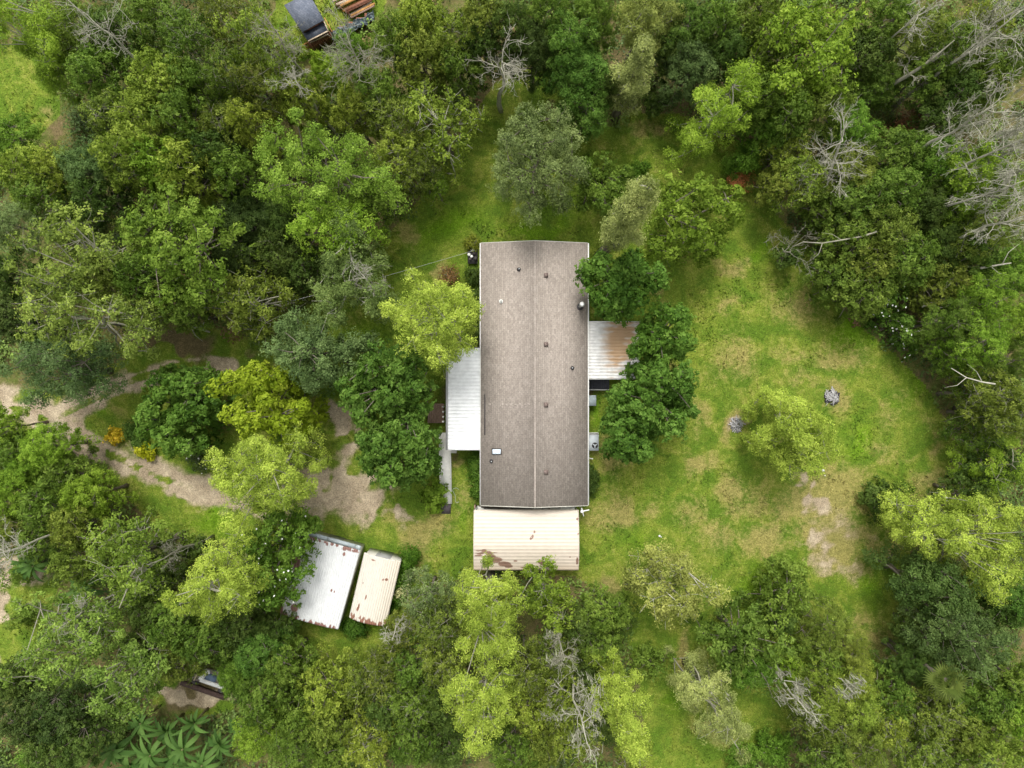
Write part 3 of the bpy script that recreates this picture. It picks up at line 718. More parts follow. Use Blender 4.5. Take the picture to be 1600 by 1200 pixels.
# shingle repairs: lighter tabs
m = MB()
for px, py in [(765,632),(785,632),(791,632.5),(797,632),(806,632.5),(812,632),(820,632.5),(826,632)]:
    q = on_roof(px, py); m.hexa([(q[0]-.1, q[1]-.07, q[2]-.02), (q[0]+.1, q[1]-.07, q[2]-.02), (q[0]+.1, q[1]+.07, q[2]-.02), (q[0]-.1, q[1]+.07, q[2]-.02)],
                                [(q[0]-.1, q[1]-.07, q[2]-.012), (q[0]+.1, q[1]-.07, q[2]+.028), (q[0]+.1, q[1]+.07, q[2]+.028), (q[0]-.1, q[1]+.07, q[2]-.012)])
m.pieces('shingle_patch', CAPS, roof, hc)
for x0, x1 in ((hx0-0.07, hx0-0.002), (hx1+0.002, hx1+0.09)):
    m = MB(); m.box(x0, x1, hy0, hy1, EZ-0.14, EZ-0.005); hb(m, 'fascia', WHITE, roof)
for y0, y1 in ((hy0-0.06, hy0-0.003), (hy1+0.003, hy1+0.05)):
    m = MB()
    for xa, xb in ((hx0, rx), (rx, hx1)):
        za = EZ if xa != rx else RZ; zb = RZ if xb == rx else EZ
        m.hexa([(xa, y0, za-0.13), (xb, y0, zb-0.13), (xb, y1, zb-0.13), (xa, y1, za-0.13)], [(xa, y0, za-0.01), (xb, y0, zb-0.01), (xb, y1, zb-0.01), (xa, y1, za-0.01)])
    hb(m, 'fascia', SIDING, roof)
for px, py in ((853,430),(853,538),(853,632.5),(853,738)):
    q = on_roof(px, py); m = MB(); m.box(q[0]-.17, q[0]+.17, q[1]-.17, q[1]+.17, q[2]-.04, q[2]+.03); m.hexa([(q[0]-.12,q[1]-.13,q[2]+.03),(q[0]+.12,q[1]-.13,q[2]+.03),(q[0]+.12,q[1]+.13,q[2]+.03),(q[0]-.12,q[1]+.13,q[2]+.03)],
        [(q[0]-.15,q[1]-.16,q[2]+.15),(q[0]+.15,q[1]-.16,q[2]+.12),(q[0]+.15,q[1]+.16,q[2]+.12),(q[0]-.15,q[1]+.16,q[2]+.15)])
    f = hb(m, 'roof_vent', BROWNM, roof); l = MB(); l.box(q[0]-.165, q[0]-.152, q[1]-.13, q[1]+.13, q[2]+.04, q[2]+.13); hb(l, 'louvre', DARKM, f)
for px, py, mt in ((811,421,DARKM),(894,575,DARKM),(768,720.5,DARKM),(783,471,WHITE)):
    q = on_roof(px, py); m = MB(); m.disc(q, .18, q[2]-.03, q[2]+.04, 14, .13); m.tube([(q[0],q[1],q[2]), (q[0],q[1],q[2]+.32)], .075, 10); f = hb(m, 'vent_pipe', mt if mt is DARKM else WHITE, roof)
    l = MB(); l.disc(q, .05, q[2]+.321, q[2]+.325, 10); hb(l, 'pipe_opening', GALV if mt is DARKM else DARKM, f)
q = on_roof(776, 705.5)
m = MB(); m.box(q[0]-.38, q[0]+.38, q[1]-.24, q[1]+.24, q[2]-.1, q[2]+.10); f = hb(m, 'skylight', DARKM, roof)
m = MB(); m.hexa([(q[0]-.33,q[1]-.19,q[2]+.10),(q[0]+.33,q[1]-.19,q[2]+.10),(q[0]+.33,q[1]+.19,q[2]+.10),(q[0]-.33,q[1]+.19,q[2]+.10)], [(q[0]-.29,q[1]-.16,q[2]+.15),(q[0]+.29,q[1]-.16,q[2]+.15),(q[0]+.29,q[1]+.16,q[2]+.15),(q[0]-.29,q[1]+.16,q[2]+.15)]); hb(m, 'pane', SKYG, f)
q = on_roof(906, 479.5)
m = MB(); m.disc(q, .20, q[2]-.05, q[2]+.05, 18, .16); m.tube([(q[0],q[1],q[2]), (q[0],q[1],q[2]+1.65)], .10, 14); ch = hb(m, 'chimney_pipe', GALV, roof, smooth=False)
m = MB(); m.disc(q, .20, q[2]+1.66, q[2]+1.78, 18, .21); m.disc(q, .21, q[2]+1.78, q[2]+1.84, 18, .06); hb(m, 'cap', WHITE, ch)
m = MB(); m.disc(q, .27, q[2]+.03, q[2]+.055, 18, .23); hb(m, 'collar', DARKM, ch)
# painted dark strip for shade in the gap where the porch roof tucks under
m = MB(); y0, y1 = W(0, 680, 3)[1], W(0, 616, 3)[1]; q0 = on_roof(757.5, 650); m.hexa([(q0[0]-.04,y0,q0[2]-.02),(q0[0]+.04,y0,q0[2]-.01),(q0[0]+.04,y1,q0[2]-.01),(q0[0]-.04,y1,q0[2]-.02)], [(q0[0]-.04,y0,q0[2]+.006),(q0[0]+.04,y0,q0[2]+.022),(q0[0]+.04,y1,q0[2]+.022),(q0[0]-.04,y1,q0[2]+.006)])
hb(m, 'gap_shade', DARKM, roof)
def window(x, y, side, wd=0.9, z0=1.1, z1=2.2):
    """side: 'w','e','n','s' wall of the house"""
    m = MB(); p2 = MB(); t = 0.04
    if side in 'we':
        s = -1 if side == 'w' else 1; m.box(min(x, x+s*t), max(x, x+s*t), y-wd/2-.07, y+wd/2+.07, z0-.07, z1+.07); p2.box(min(x+s*t, x+s*(t+.01)), max(x+s*t, x+s*(t+.01)), y-wd/2, y+wd/2, z0, z1)
    else:
        s = -1 if side == 's' else 1; m.box(x-wd/2-.07, x+wd/2+.07, min(y, y+s*t), max(y, y+s*t), z0-.07, z1+.07); p2.box(x-wd/2, x+wd/2, min(y+s*t, y+s*(t+.01)), max(y+s*t, y+s*(t+.01)), z0, z1)
    f = hb(m, 'window', WHITE); hb(p2, 'pane', GLASS, f)
for yy in (-7.5, -4.5, 5, 8.5): window(a, yy, 'w')
for yy in (-7.0, 1.2, 7.5): window(b, yy, 'e')
window((a+b)/2-2, d, 'n'); window((a+b)/2+2, d, 'n'); window((a+b)/2, c, 's')
m = MB(); m.box(a-.05, a, 0.9, 1.8, 0.5, 2.5); f = hb(m, 'door', WHITE); m = MB(); m.tube([(a-.10,1.68,1.45),(a-.10,1.68,1.55)], .02, 8); m.bar((a-.10,1.68,1.5),(a-.05,1.68,1.5),.02); hb(m, 'handle', DARKM, f)
m = MB(); m.box(b, b+.05, -1.6, -0.7, 0.5, 2.5); f = hb(m, 'door', WHITE); m = MB(); m.bar((b+.10,-.8,1.5),(b+.05,-.8,1.5),.03); hb(m, 'handle', DARKM, f)

# ------------------------------------------------------------------ white porch roof on the left
PZ = 2.72
WMET = metal_mat('white_sheet_metal', (0.77, 0.78, 0.77), (0.45, 0.44, 0.42), (0.25, 0.17, 0.12))
porch = empty('porch', (W(726, 623, 0)[0], W(726, 623, 0)[1], 0)); tag(porch, 'flat white ribbed metal porch roof along the left side of the long house', 'porch')
po = np.array(porch.location)
x0, x1 = W(699.5, 0, PZ)[0], W(752, 0, PZ)[0]+0.25; y1, y0 = W(0, 543.5, PZ)[1], W(0, 703.5, PZ)[1]
r = ribbed_roof('roof', WMET, porch, (x0-po[0], y0-po[1]), (1, 0), x1-x0, y1-y0, lambda v: PZ - 0.0*v, 0.27, 0.014, wear=lambda u, v: np.clip(0.1-u*3, 0, .1)-0.1, seed=3)
m = MB(); m.box(x0-.15, x0-.01, y0, y1, PZ-.13, PZ-.02); m.V = [v-po for v in m.V]; m.build('gutter', GUTTER, porch)
for yy in (y0+.15, (y0+y1)/2, y1-.15):
    m = MB(); m.box(x0+.05, x0+.15, yy-.05, yy+.05, 0, PZ-.06); m.V = [v-po for v in m.V]; m.build('post', WHITE, porch)
m = MB(); m.box(x0+.04, x1-.3, y0+.05, y1-.05, 0.42, 0.52); m.V = [v-po for v in m.V]; m.build('floor', SLATED, porch)
m = MB(); m.bar((x0+.1, y0+.1, PZ-.08), (x0+.1, y1-.1, PZ-.08), .08, .1); m.V = [v-po for v in m.V]; m.build('beam', WHITE, porch)

def local(mb, name, mat, root, **k):
    o = np.array(root.location)
    if name in ('support', 'frame', 'beam', 'bearer', 'rack'): return mb.pieces(name, mat, root, o)
    mb.V = [v-o for v in mb.V]; return mb.build(name, mat, root, **k)
# wooden deck with railing posts beside the porch
dk = empty('wooden_deck', W(683, 646)); tag(dk, 'small brown plank deck between the porch gutter and the round green tree', 'deck')
x0, x1 = W(668, 0, .5)[0], W(694, 0, .5)[0]; y1, y0 = W(0, 630.5, .5)[1], W(0, 661, .5)[1]
m = MB(); k = 9
for i in range(k): xa = x0 + (x1-x0)*i/k; m.box(xa+.008, xa+(x1-x0)/k-.008, y0, y1, 0.46, 0.50)
local(m, 'planks', WOODR, dk)
m = MB(); m.bar((x0+.1,y0+.1,.4),(x1-.1,y0+.1,.4),.08,.12); m.bar((x0+.1,y1-.1,.4),(x1-.1,y1-.1,.4),.08,.12)
for xx, yy in ((x0+.1,y0+.1),(x1-.1,y0+.1),(x0+.1,y1-.1),(x1-.1,y1-.1)): m.box(xx-.05,xx+.05,yy-.05,yy+.05,0,.35)
local(m, 'frame', WOODR, dk)
for f in (0.1, 0.35, 0.6, 0.85):
    m = MB(); yy = y0+(y1-y0)*f; m.box(x1-.05, x1+.04, yy-.045, yy+.045, .50, 1.35); m.box(x1-.07, x1+.06, yy-.065, yy+.065, 1.35, 1.42); local(m, 'railing_post', WHITE, dk)
# ramp
rp = empty('ramp', W(696, 740)); tag(rp, 'long narrow pale ramp running down the yard from the porch corner', 'ramp')
A0, A1, B0, B1 = W(686.5, 676, .5), W(703, 676, .5), W(688.5, 787, .28), W(705, 787, .28)
m = MB(); lo = lambda q, dz: (q[0], q[1], q[2]-dz); m.hexa([lo(B0,.08), lo(B1,.08), lo(A1,.08), lo(A0,.08)], [B0, B1, A1, A0]); local(m, 'deck', CONC, rp)
C0, C1 = W(689.5, 803, .03), W(704, 803, .03); D0, D1 = W(689, 787.3, .285), W(704.5, 787.3, .285)
m = MB(); m.hexa([lo(C0,.04), lo(C1,.04), lo(D1,.04), lo(D0,.04)], [C0, C1, D1, D0]); local(m, 'mat', RUBBER, rp)
for s0, s1, dx in ((A0, B0, -.03), (A1, B1, .03)):
    m = MB(); m.bar((s0[0]+dx, s0[1], s0[2]-.01), (s1[0]+dx, s1[1], s1[2]-.01), .05, .12); local(m, 'edge_board', WHITE, rp)
m = MB()
for f in (0.05, .35, .65): 
    for q0, q1 in ((A0, B0), (A1, B1)): xx = q0[0]+(q1[0]-q0[0])*f; yy = q0[1]+(q1[1]-q0[1])*f; m.box(xx-.04, xx+.04, yy-.04, yy+.04, 0, .36)
local(m, 'support', WOODR, rp)
st = empty('step', W(708, 706.5)); tag(st, 'small pale grey step tucked under the lower left corner of the porch roof', 'step')
q = W(708, 706, .4); m = MB(); m.box(q[0]-.28, q[0]+.28, q[1]-.10, q[1]+.12, .32, .40); local(m, 'tread', CONC, st)
m = MB(); m.box(q[0]-.24, q[0]-.18, q[1]-.08, q[1]+.10, 0, .32); m.box(q[0]+.18, q[0]+.24, q[1]-.08, q[1]+.10, 0, .32); local(m, 'support', GUTTER, st)
# hose
m = MB(); P = [W(x, y, .04) for x, y in ((717,784),(714,786),(711,783),(712,776),(709,770),(707,766),(709,763),(714,762.5),(718,766))]
pts = []
for i in range(len(P)-1):
    for f in np.linspace(0, 1, 5)[:-1]: pts.append(np.array(P[i])*(1-f)+np.array(P[i+1])*f)
pts = np.array(pts); pts[1:-1] = (pts[:-2]+pts[1:-1]*2+pts[2:])/4
m.tube(pts, .028, 6); o = m.build('garden_hose', plain('hose_green_grey', (.30,.36,.24), .5, .1), smooth=True); tag(o, 'curled pale garden hose lying on the grass between the ramp and the house', 'hose')

# ------------------------------------------------------------------ cream carport below the house
CMET = metal_mat('cream_sheet_metal', (0.57, 0.495, 0.405), (0.56, 0.41, 0.27), (0.27, 0.165, 0.12), dirt=0.08)
cz0, cz1 = 2.35, 2.95
x0, x1 = W(740, 0, 2.5)[0], W(904.5, 0, 2.5)[0]; y1, y0 = W(0, 796.5, cz0)[1], W(0, 891, cz0)[1]
cp = empty('carport', ((x0+x1)/2, (y0+y1)/2, 0)); tag(cp, 'cream ribbed metal carport with peeling paint against the lower end of the long house', 'carport'); co_ = np.array(cp.location)
Wc = y1-y0; yr = 0.42*Wc
def prof(v):
    e = np.where(v < yr, (yr-v)/yr, (v-yr)/(Wc-yr)); return cz1 - (cz1-cz0)*e**1.5
WB = [(-.1,.0,.0,.0)]
def wear_cp(u, v):
    px = 740 + u*164.5/(x1-x0); py = 891 - v*94.5/Wc
    w_ = blobs(px, py, [(757,858,9,5,.8),(764,862,9,6,1),(768,868,12,7,1),(775,873,16,8,1),(788,880,16,7,1),(795,884,10,5,1),(748,858,12,2.5,.7),(750,862,14,2.5,.8),(748,866,12,2.5,.8),(772,861,18,2,.6),
      (805,875,6,2.5,.9),(845,877,7,6,1),(848,880,6,4,.9),(832,836,3.2,5,.9),(829,839,3,4,.9),(835,829,3,5,.8),(820,886,14,2.5,.8),(840,890,6,3,1),(901.5,875,3,12,.9),(902,810,3,4,.9),(903,832,3,3,.7),(890,868,3,3,.7),(860,878,16,1.6,.6)])
    w_ = np.maximum(w_, 0.18*(px > 900)+0.0)
    return np.maximum(w_*1.0, 0) - 0.05
def tone_cp(u, v):
    return np.clip(1 - v/0.9, 0, 1)**1.5*0.45
ribbed_roof('roof', CMET, cp, (x0-co_[0], y0-co_[1]), (1, 0), x1-x0, Wc, prof, 0.27, 0.011, wear=wear_cp, tone=tone_cp, wavy=0.02, seed=9)
for xx in np.linspace(x0+.12, x1-.12, 4):
    for yy in (y0+.08, y1-.08):
        m = MB(); m.box(xx-.04, xx+.04, yy-.04, yy+.04, 0, cz0-.05); local(m, 'post', GALV, cp)
m = MB()
for yy in (y0+.08, y1-.08): m.bar((x0+.05, yy, cz0-.06), (x1-.05, yy, cz0-.06), .06, .08)
local(m, 'beam', WHITE, cp)
m = MB(); m.box(x0+.1, x1-.1, y0+.1, y1-.1, 0.0, 0.06); local(m, 'floor', CONC, cp)
# planks and pipes in the gap between carport and house
lp = empty('lumber_stack', W(810, 793)); tag(lp, 'boards coloured shade-dark, stacked in the narrow gap between the house and the cream carport', 'lumber')
rr = random.Random(8); m = MB()
for i in range(6): 
    xa = W(748+i*4, 0, 1)[0]; yb = W(0, 791+rr.uniform(0, 4), 1.6)[1]; m.bar((xa, yb, 1.2+.08*i), (xa+rr.uniform(3.5, 6.2), yb+rr.uniform(-.1, .1), 1.25+.08*i), .10, .05)
local(m, 'boards', plain('shade_dark_boards', (.10,.08,.065), .9, .4, 5), lp)  # boards coloured dark to stand for the shade in the gap
m = MB(); q = W(800, 793, 1.1)
for f in (-3, 0, 3): m.box(q[0]+f-.05, q[0]+f+.05, q[1]-.12, q[1]+.12, 0, 1.16)
local(m, 'rack', WOODR, lp)
# white aerial
an = empty('aerial', W(908, 800)); tag(an, 'white aerial on a thin mast at the upper right corner of the cream carport', 'aerial')
q = W(909.5, 799, 3.3); m = MB(); m.tube([(q[0], q[1], 0), (q[0], q[1], 3.35)], .03, 8); local(m, 'mast', GALV, an)
m = MB(); m.bar((q[0]-.12, q[1]-.02, 3.3), (q[0]+.55, q[1]+.12, 3.32), .08, .05); local(m, 'boom', WHITE, an)
m = MB(); m.bar((q[0]-.04, q[1]+.28, 3.38), (q[0]+.12, q[1]-.36, 3.38), .06, .04); m.box(q[0]-.1, q[0]+.1, q[1]-.1, q[1]+.1, 3.28, 3.42); local(m, 'element', WHITE, an)

# ------------------------------------------------------------------ rusty awning on the right side
aw = empty('awning', W(955, 550)); tag(aw, 'white metal patio roof streaked with orange rust on the right side of the long house', 'awning'); ao = np.array(aw.location)
RMET = metal_mat('rusting_white_metal', (0.70, 0.69, 0.66), (0.43, 0.245, 0.095), (0.30, 0.25, 0.20), dirt=0.25)
az = 2.65; x0, x1 = hx1-0.2, W(1000, 0, az)[0]; y1, y0 = W(0, 503, az)[1], W(0, 593, az)[1]
def tone_aw(u, v):
    px = 915 + u*F/(CAMZ-az); py = 593 - v*90/(y1-y0)
    streak = val_noise(u*0.4, v, 0.12, 31)*0.45+val_noise(u, v, 0.35, 32)*0.35 + (0.5+0.5*np.sin(v*2*math.pi/0.48))*0.45
    return np.clip(blobs(px, py, [(965,537,40,50,1.5),(975,520,42,34,1.3)])*1.2 + (streak-0.75)*1.3, 0, .85)*np.clip((px-934)/22, 0, 1)
ribbed_roof('roof', RMET, aw, (x0-ao[0], y0-ao[1]), (1, 0), x1-x0, y1-y0, lambda v: az + 0*v, 0.24, 0.03, wear=lambda u, v: 0.02+0*u, tone=tone_aw, wavy=.02, seed=21)
for xx, yy in ((x1-.15, y0+.15), (x1-.15, (y0+y1)/2), (x1-.15, y1-.15)):
    m = MB(); m.box(xx-.05, xx+.05, yy-.05, yy+.05, 0, az-.02); local(m, 'post', WHITE, aw)
m = MB(); m.box(x0+.1, x1+.03, y1-.0, y1+.05, az-.1, az+.035); local(m, 'trim', WHITE, aw)
bd = empty('back_deck', W(933, 601)); tag(bd, 'dark grey deck with a white edge just below the rusty patio roof', 'deck')
x0, x1 = hx1-.2, W(952, 0, .7)[0]; y1, y0 = W(0, 585, .7)[1], W(0, 608, .7)[1]; m = MB()
for i in range(14): xa = x0+(x1-x0)*i/14; m.box(xa+.006, xa+(x1-x0)/14-.006, y0, y1, .64, .70)
local(m, 'planks', SLATED, bd); m = MB(); m.box(x0, x1, y0-.09, y0-.01, .5, .74); local(m, 'edge_board', WHITE, bd)
m = MB()
for xx in (x0+.3, x1-.1): m.box(xx-.05, xx+.05, y0+.02, y0+.12, 0, .64)
local(m, 'support', WOODR, bd)
# utility cabinet + air conditioner + little post
uc = empty('utility_cabinet', W(925, 626)); tag(uc, 'plain pale grey-blue metal box against the right wall under the dark deck', 'cabinet')
q = W(925, 626, 1.0); m = MB(); m.hexa([(hx1-.3,q[1]-.42,0),(W(931.5,0,1)[0],q[1]-.42,0),(W(931.5,0,1)[0],q[1]+.42,0),(hx1-.3,q[1]+.42,0)], [(hx1-.3,q[1]-.42,1.05),(W(931.5,0,1)[0],q[1]-.42,.98),(W(931.5,0,1)[0],q[1]+.42,.98),(hx1-.3,q[1]+.42,1.05)]); local(m, 'body', plain('blue_grey_metal', (.36,.42,.44), .5, .1), uc)
m = MB(); xx = W(931.5, 0, 1)[0]; m.box(xx+.002, xx+.02, q[1]-.3, q[1]+.3, .15, .85); local(m, 'door', GUTTER, uc)
ac = empty('air_conditioner', W(926, 691)); tag(ac, 'white air conditioner with a round fan grille against the right wall of the house', 'air conditioner')
z = 1.0; x1 = W(935.5, 0, z)[0]; y1, y0 = W(0, 680, z)[1], W(0, 704, z)[1]; m = MB(); m.box(hx1-.25, x1, y0, y1, .08, z); local(m, 'body', ACM, ac)
m = MB(); m.box(hx1-.25, x1+.02, y1+.005, y1+.10, .08, z-.1); m.box(hx1-.1, hx1+.05, y1+.10, y1+.2, .3, z-.05); local(m, 'side_panel', GUTTER, ac)
m = MB(); m.box(hx1-.3, x1+.1, y0-.1, y1+.15, 0, .08); local(m, 'pad', CONC, ac)
fx, fy = W(929.5, 696, z)[:2]; m = MB(); m.disc((fx, fy), .24, z+.001, z+.02, 24); fan = local(m, 'fan_grille', DARKM, ac)
m = MB()
for i in range(3):
    a_ = i*2.1+.5; m.bar((fx, fy, z+.03), (fx+math.cos(a_)*.2, fy+math.sin(a_)*.2, z+.035), .09, .012)
m.disc((fx, fy), .06, z+.02, z+.05, 12); local(m, 'fan_blade', ACM, ac)
for i, (px, py, ang) in enumerate(((923.5, 716.5, .2),)):
    q = W(px, py, .5); m = MB(); m.bar((q[0]-.16, q[1]+.04, .5), (q[0]+.16, q[1]-.03, .5), .07, .05); m.tube([(q[0], q[1], 0), (q[0], q[1], .5)], .025, 8); m.tube([(q[0]+.1, q[1]-.02, .5), (q[0]+.1, q[1]-.02, .6)], .04, 8)
    o = m.build('water_tap', WHITE); tag(o, 'small white standpipe on the ground under the air conditioner', 'standpipe')

# ------------------------------------------------------------------ two metal sheds at lower left
def arch_shed(name, label, TL, TR, BR, BL, z0, z1, mat, flat, pitch, wear, tone, seed, wallmat, overlap=0):
    """roof corners in the photograph at eave height z0; ribs run from the lower to the upper end"""
    tl, tr, brr, bl = [np.array(W(*q, z0)[:2]) for q in (TL, TR, BR, BL)]
    ud = ((tl-bl)+(tr-brr)); L = np.linalg.norm(ud)/2; ud /= np.linalg.norm(ud); vd = np.array([-ud[1], ud[0]])
    ctr = (tl+tr+brr+bl)/4; Wd = (abs((tr-tl)@vd)+abs((brr-bl)@vd))/2
    O = ctr - ud*L/2 - vd*Wd/2
    root = empty(name, (ctr[0], ctr[1], 0)); tag(root, label, 'shed', 'metal sheds beside the driveway')
    def prof(v):
        e = np.abs(v/Wd*2-1); return z1 - (z1-z0)*np.clip(e, 0, 1)**flat
    ribbed_roof('roof', mat, root, O-ctr, ud, L, Wd, prof, pitch, 0.02, wear=wear, tone=tone, wavy=.03, seed=seed)
    m = MB(); i = .12; cs = [(-L/2+i, -Wd/2+i), (L/2-i, -Wd/2+i), (L/2-i, Wd/2-i), (-L/2+i, Wd/2-i)]
    m.hexa([tuple(ud*a_+vd*b_)+(0,) for a_, b_ in cs], [tuple(ud*a_+vd*b_)+(z0-.05,) for a_, b_ in cs]); m.build('wall', wallmat, root)
    m = MB(); p0 = ud*(L/2-i)+vd*0; m.bar(tuple(p0-vd*.6)+(1.0,), tuple(p0+vd*.6)+(1.0,), .06, 2.0); f = m.build('door', GUTTER, root)
    m = MB(); q = p0 + ud*.06 + vd*.4; m.bar(tuple(q)+(.95,), tuple(q)+(1.1,), .03); m.build('handle', DARKM, f)
    return root, ctr, ud, vd, L, Wd
S1 = metal_mat('chalky_white_metal', (0.66, 0.67, 0.66), (0.55, 0.50, 0.44), (0.30, 0.16, 0.13), dirt=0.10)
S2 = metal_mat('ivory_sheet_metal', (0.61, 0.57, 0.49), (0.70, 0.58, 0.42), (0.30, 0.15, 0.10), dirt=0.08)
def wear_s1(u, v):   # v=0 right edge?  u=0 lower end
    n = val_noise(u*0.3, v, 0.13, 44)
    w_ = np.clip(1-u/0.55, 0, 1)*0.55*n*1.6 + np.clip((v-4.1)/0.8, 0, 1)*0.42
    w_ = np.maximum(w_, blobs(u, v, [(.8,3.7,.5,.5,.9),(2.0,4.2,.6,.35,.9),(4.2,4.5,.9,.4,1),(5.4,4.6,.9,.5,.9),(5.9,1.1,.25,.18,.9),(6.0,3.9,.4,.5,.8),(2.9,1.3,.2,.14,.8),(2.85,1.05,.16,.08,.8)]))
    w_ = np.maximum(w_, np.clip((u-6.0)/.35, 0, 1)*.75*val_noise(u, v, .2, 45))
    return w_
r1, c1, ud, vd, L1, W1 = arch_shed('metal_shed', 'wide chalky white metal shed, half under the tree with white blossom', (470,842), (565,850), (530,981), (436,960), 2.3, 2.62, S1, 3.2, 0.17, wear_s1, lambda u, v: np.clip((v-3.5)/3, 0, .4), 41, SIDING)
m = MB()
for s0, s1, mt in ((-.5, -.42, 0), (-.41, .06, 0), (.07, .5, 0)):
    a_ = ud*(L1/2+.17)+vd*W1*s0; b_ = ud*(L1/2+.17)+vd*W1*s1; m.bar(tuple(a_)+(2.42,), tuple(b_)+(2.42,), .30, .16)
m.build('gutter', plain('blue_grey_flashing', (.40,.45,.46), .5, .15), r1)
def wear_s2(u, v):
    n = val_noise(u*0.3, v, 0.13, 46)
    w_ = np.clip(1-u/0.75, 0, 1)*0.75*n*1.5
    return np.maximum(w_, blobs(u, v, [(1.1,2.4,.45,.12,.9),(.9,2.45,.3,.12,.9),(2.0,2.0,.35,.1,.8),(3.7,.75,.16,.22,.9),(3.65,1.0,.16,.12,.8),(3.0,2.5,.12,.08,.8),(4.95,2.1,.12,.4,.7)]))
arch_shed('metal_shed', 'narrow ivory metal shed with rusty lower edge, right beside the wide white shed', (569,864), (627,875), (603,978), (545,965), 2.1, 2.55, S2, 2.2, 0.17, wear_s2, lambda u, v: np.clip(1-v/1.6, 0, 1)*.35+np.clip((v-2.9)/.5, 0, 1)*.3, 51, SIDING)

# ------------------------------------------------------------------ neighbour's shed, pen, tarp and lumber at the top edge
ns = empty('garden_shed', W(478, 15)); tag(ns, 'small shed with a slate-grey shingle roof and a screened end at the top edge', 'shed')
z = 2.5; c4 = [np.array(W(x, y, z)) for x, y in ((472,50),(506,31),(482,-12),(444,8))]; dn = np.array([0, 0, .09])
m = MB(); m.hexa([q-dn for q in c4], c4); local(m, 'roof', SLATE, ns)
m = MB(); cc = sum(c4)/4; c5 = [cc+(q-cc)*.9 for q in c4]; m.hexa([(q[0], q[1], 0) for q in c5], [(q[0], q[1], z-.1) for q in c5]); local(m, 'wall', WOODB, ns)
s4 = [np.array(W(x, y, 2.1)) for x, y in ((482,65),(513,49),(505.5,32),(472,51))]; m = MB(); m.hexa([q-dn*.5 for q in s4], s4); local(m, 'screen_roof', plain('dark_blue_screen', (.045,.055,.075), .5, .5, 3), ns)
m = MB()
for a_, b_ in ((0, 1), (1, 2)): m.bar(s4[a_]+[0,0,.05], s4[b_]+[0,0,.05], .09, .08)
local(m, 'beam', WOODP, ns)
m = MB()
for q in s4[:2]: m.box(q[0]-.06, q[0]+.06, q[1]-.06, q[1]+.06, 0, 2.05)
local(m, 'post', WOODB, ns)
fn = empty('board_fence', W(485, 72)); tag(fn, 'red-brown board fence below the screened end of the slate-grey shed', 'fence')
for k_, (pa, pb) in enumerate((((452,82), (482,66)), ((482,68), (516,52)), ((484,75), (517,58)), ((507,28), (519,50)))):
    a_ = np.array(W(*pa, 1.5 if k_ != 2 else .8)); b_ = np.array(W(*pb, 1.5 if k_ != 2 else .8)); m = MB(); n_ = max(2, int(np.linalg.norm(b_-a_)/.16))
    if k_ in (0, 1, 3):
        for i in range(n_):
            q = a_+(b_-a_)*(i+.5)/n_; t_ = (b_-a_)/np.linalg.norm(b_-a_)*.07; m.bar((q[0]-t_[0], q[1]-t_[1], .75), (q[0]+t_[0], q[1]+t_[1], .75), .03, 1.45+.1*math.sin(i*2.3))
        local(m, 'boards', WOODB if k_ else WOODY, fn); m = MB()
    m.bar(a_, b_, .07, .09); local(m, 'rail', WOODP if k_ == 1 else WOODY, fn)
tp = empty('tarpaulin', W(545, 42)); tag(tp, 'crumpled blue-grey tarpaulin sheet between the board fence and the lumber pile', 'tarpaulin')
U, Vv = np.meshgrid(np.linspace(0, 1, 60), np.linspace(0, 1, 22), indexing='ij'); a0, a1, b0, b1 = [np.array(W(*q, .9)) for q in ((516,50),(584,18),(520,64),(584,32))]
Pp = (a0*(1-U[..., None])+a1*U[..., None])*(1-Vv[..., None]) + (b0*(1-U[..., None])+b1*U[..., None])*Vv[..., None]
Pp[..., 2] += (val_noise(U*8, Vv*3, .5, 61)-.5)*.5 + (val_noise(U*8, Vv*3, .2, 62)-.5)*.2; Pp -= np.array(tp.location)
n1 = U.size; I = (np.arange(59)[:, None]*22+np.arange(21)[None, :]); Q = np.stack([I, I+1, I+23, I+22], -1).reshape(-1, 4)
link('sheet', mk_mesh('sheet', np.concatenate([Pp.reshape(-1, 3), Pp.reshape(-1, 3)-[0, 0, .02]]), [Q, Q[:, ::-1]+n1]), plain('blue_grey_tarp', (.16,.20,.22), .35, .5, 1.5), tp)
m = MB(); q = np.array(W(550, 42, .4)); 
for i in range(5): c_ = q+np.array([-1.4+.7*i, -.6+.35*i, 0]); m.box(c_[0]-.35, c_[0]+.35, c_[1]-.3, c_[1]+.25, 0, .55)
local(m, 'frame', WOODB, tp)
lb = empty('lumber_pile', W(552, 8)); tag(lb, 'pile of long orange and pale boards at the top edge beside the slate-grey shed', 'lumber')
rr = random.Random(3)
mats = [WOODP, WOODB, WOODP, GALV, WOODY, WOODY, WOODY, WOODB, WOODB, WOODP, WOODY, WOODR]
for i in range(12):
    f = i/11; a_ = np.array(W(522+f*26+rr.uniform(-3, 3), 2+f*25, .6)); a_[2] = .45+rr.uniform(0, .35); b_ = np.array(W(572+f*14+rr.uniform(-4, 4), -22+f*30, .6)); b_[2] = a_[2]
    m = MB(); m.bar(a_, b_, rr.uniform(.12, .24), .06); m.bar(a_+[.05, .05, -.1], b_+[-.2, .03, -.1], .14, .06); local(m, 'board', mats[i], lb)
m = MB()
for f in (.2, .8): m.bar(np.array(W(515+50*f, 12-20*f, 0))+[0,0,.15], np.array(W(545+40*f, 33-22*f, 0))+[0,0,.15], .12, .3)
local(m, 'bearer', WOODB, lb)

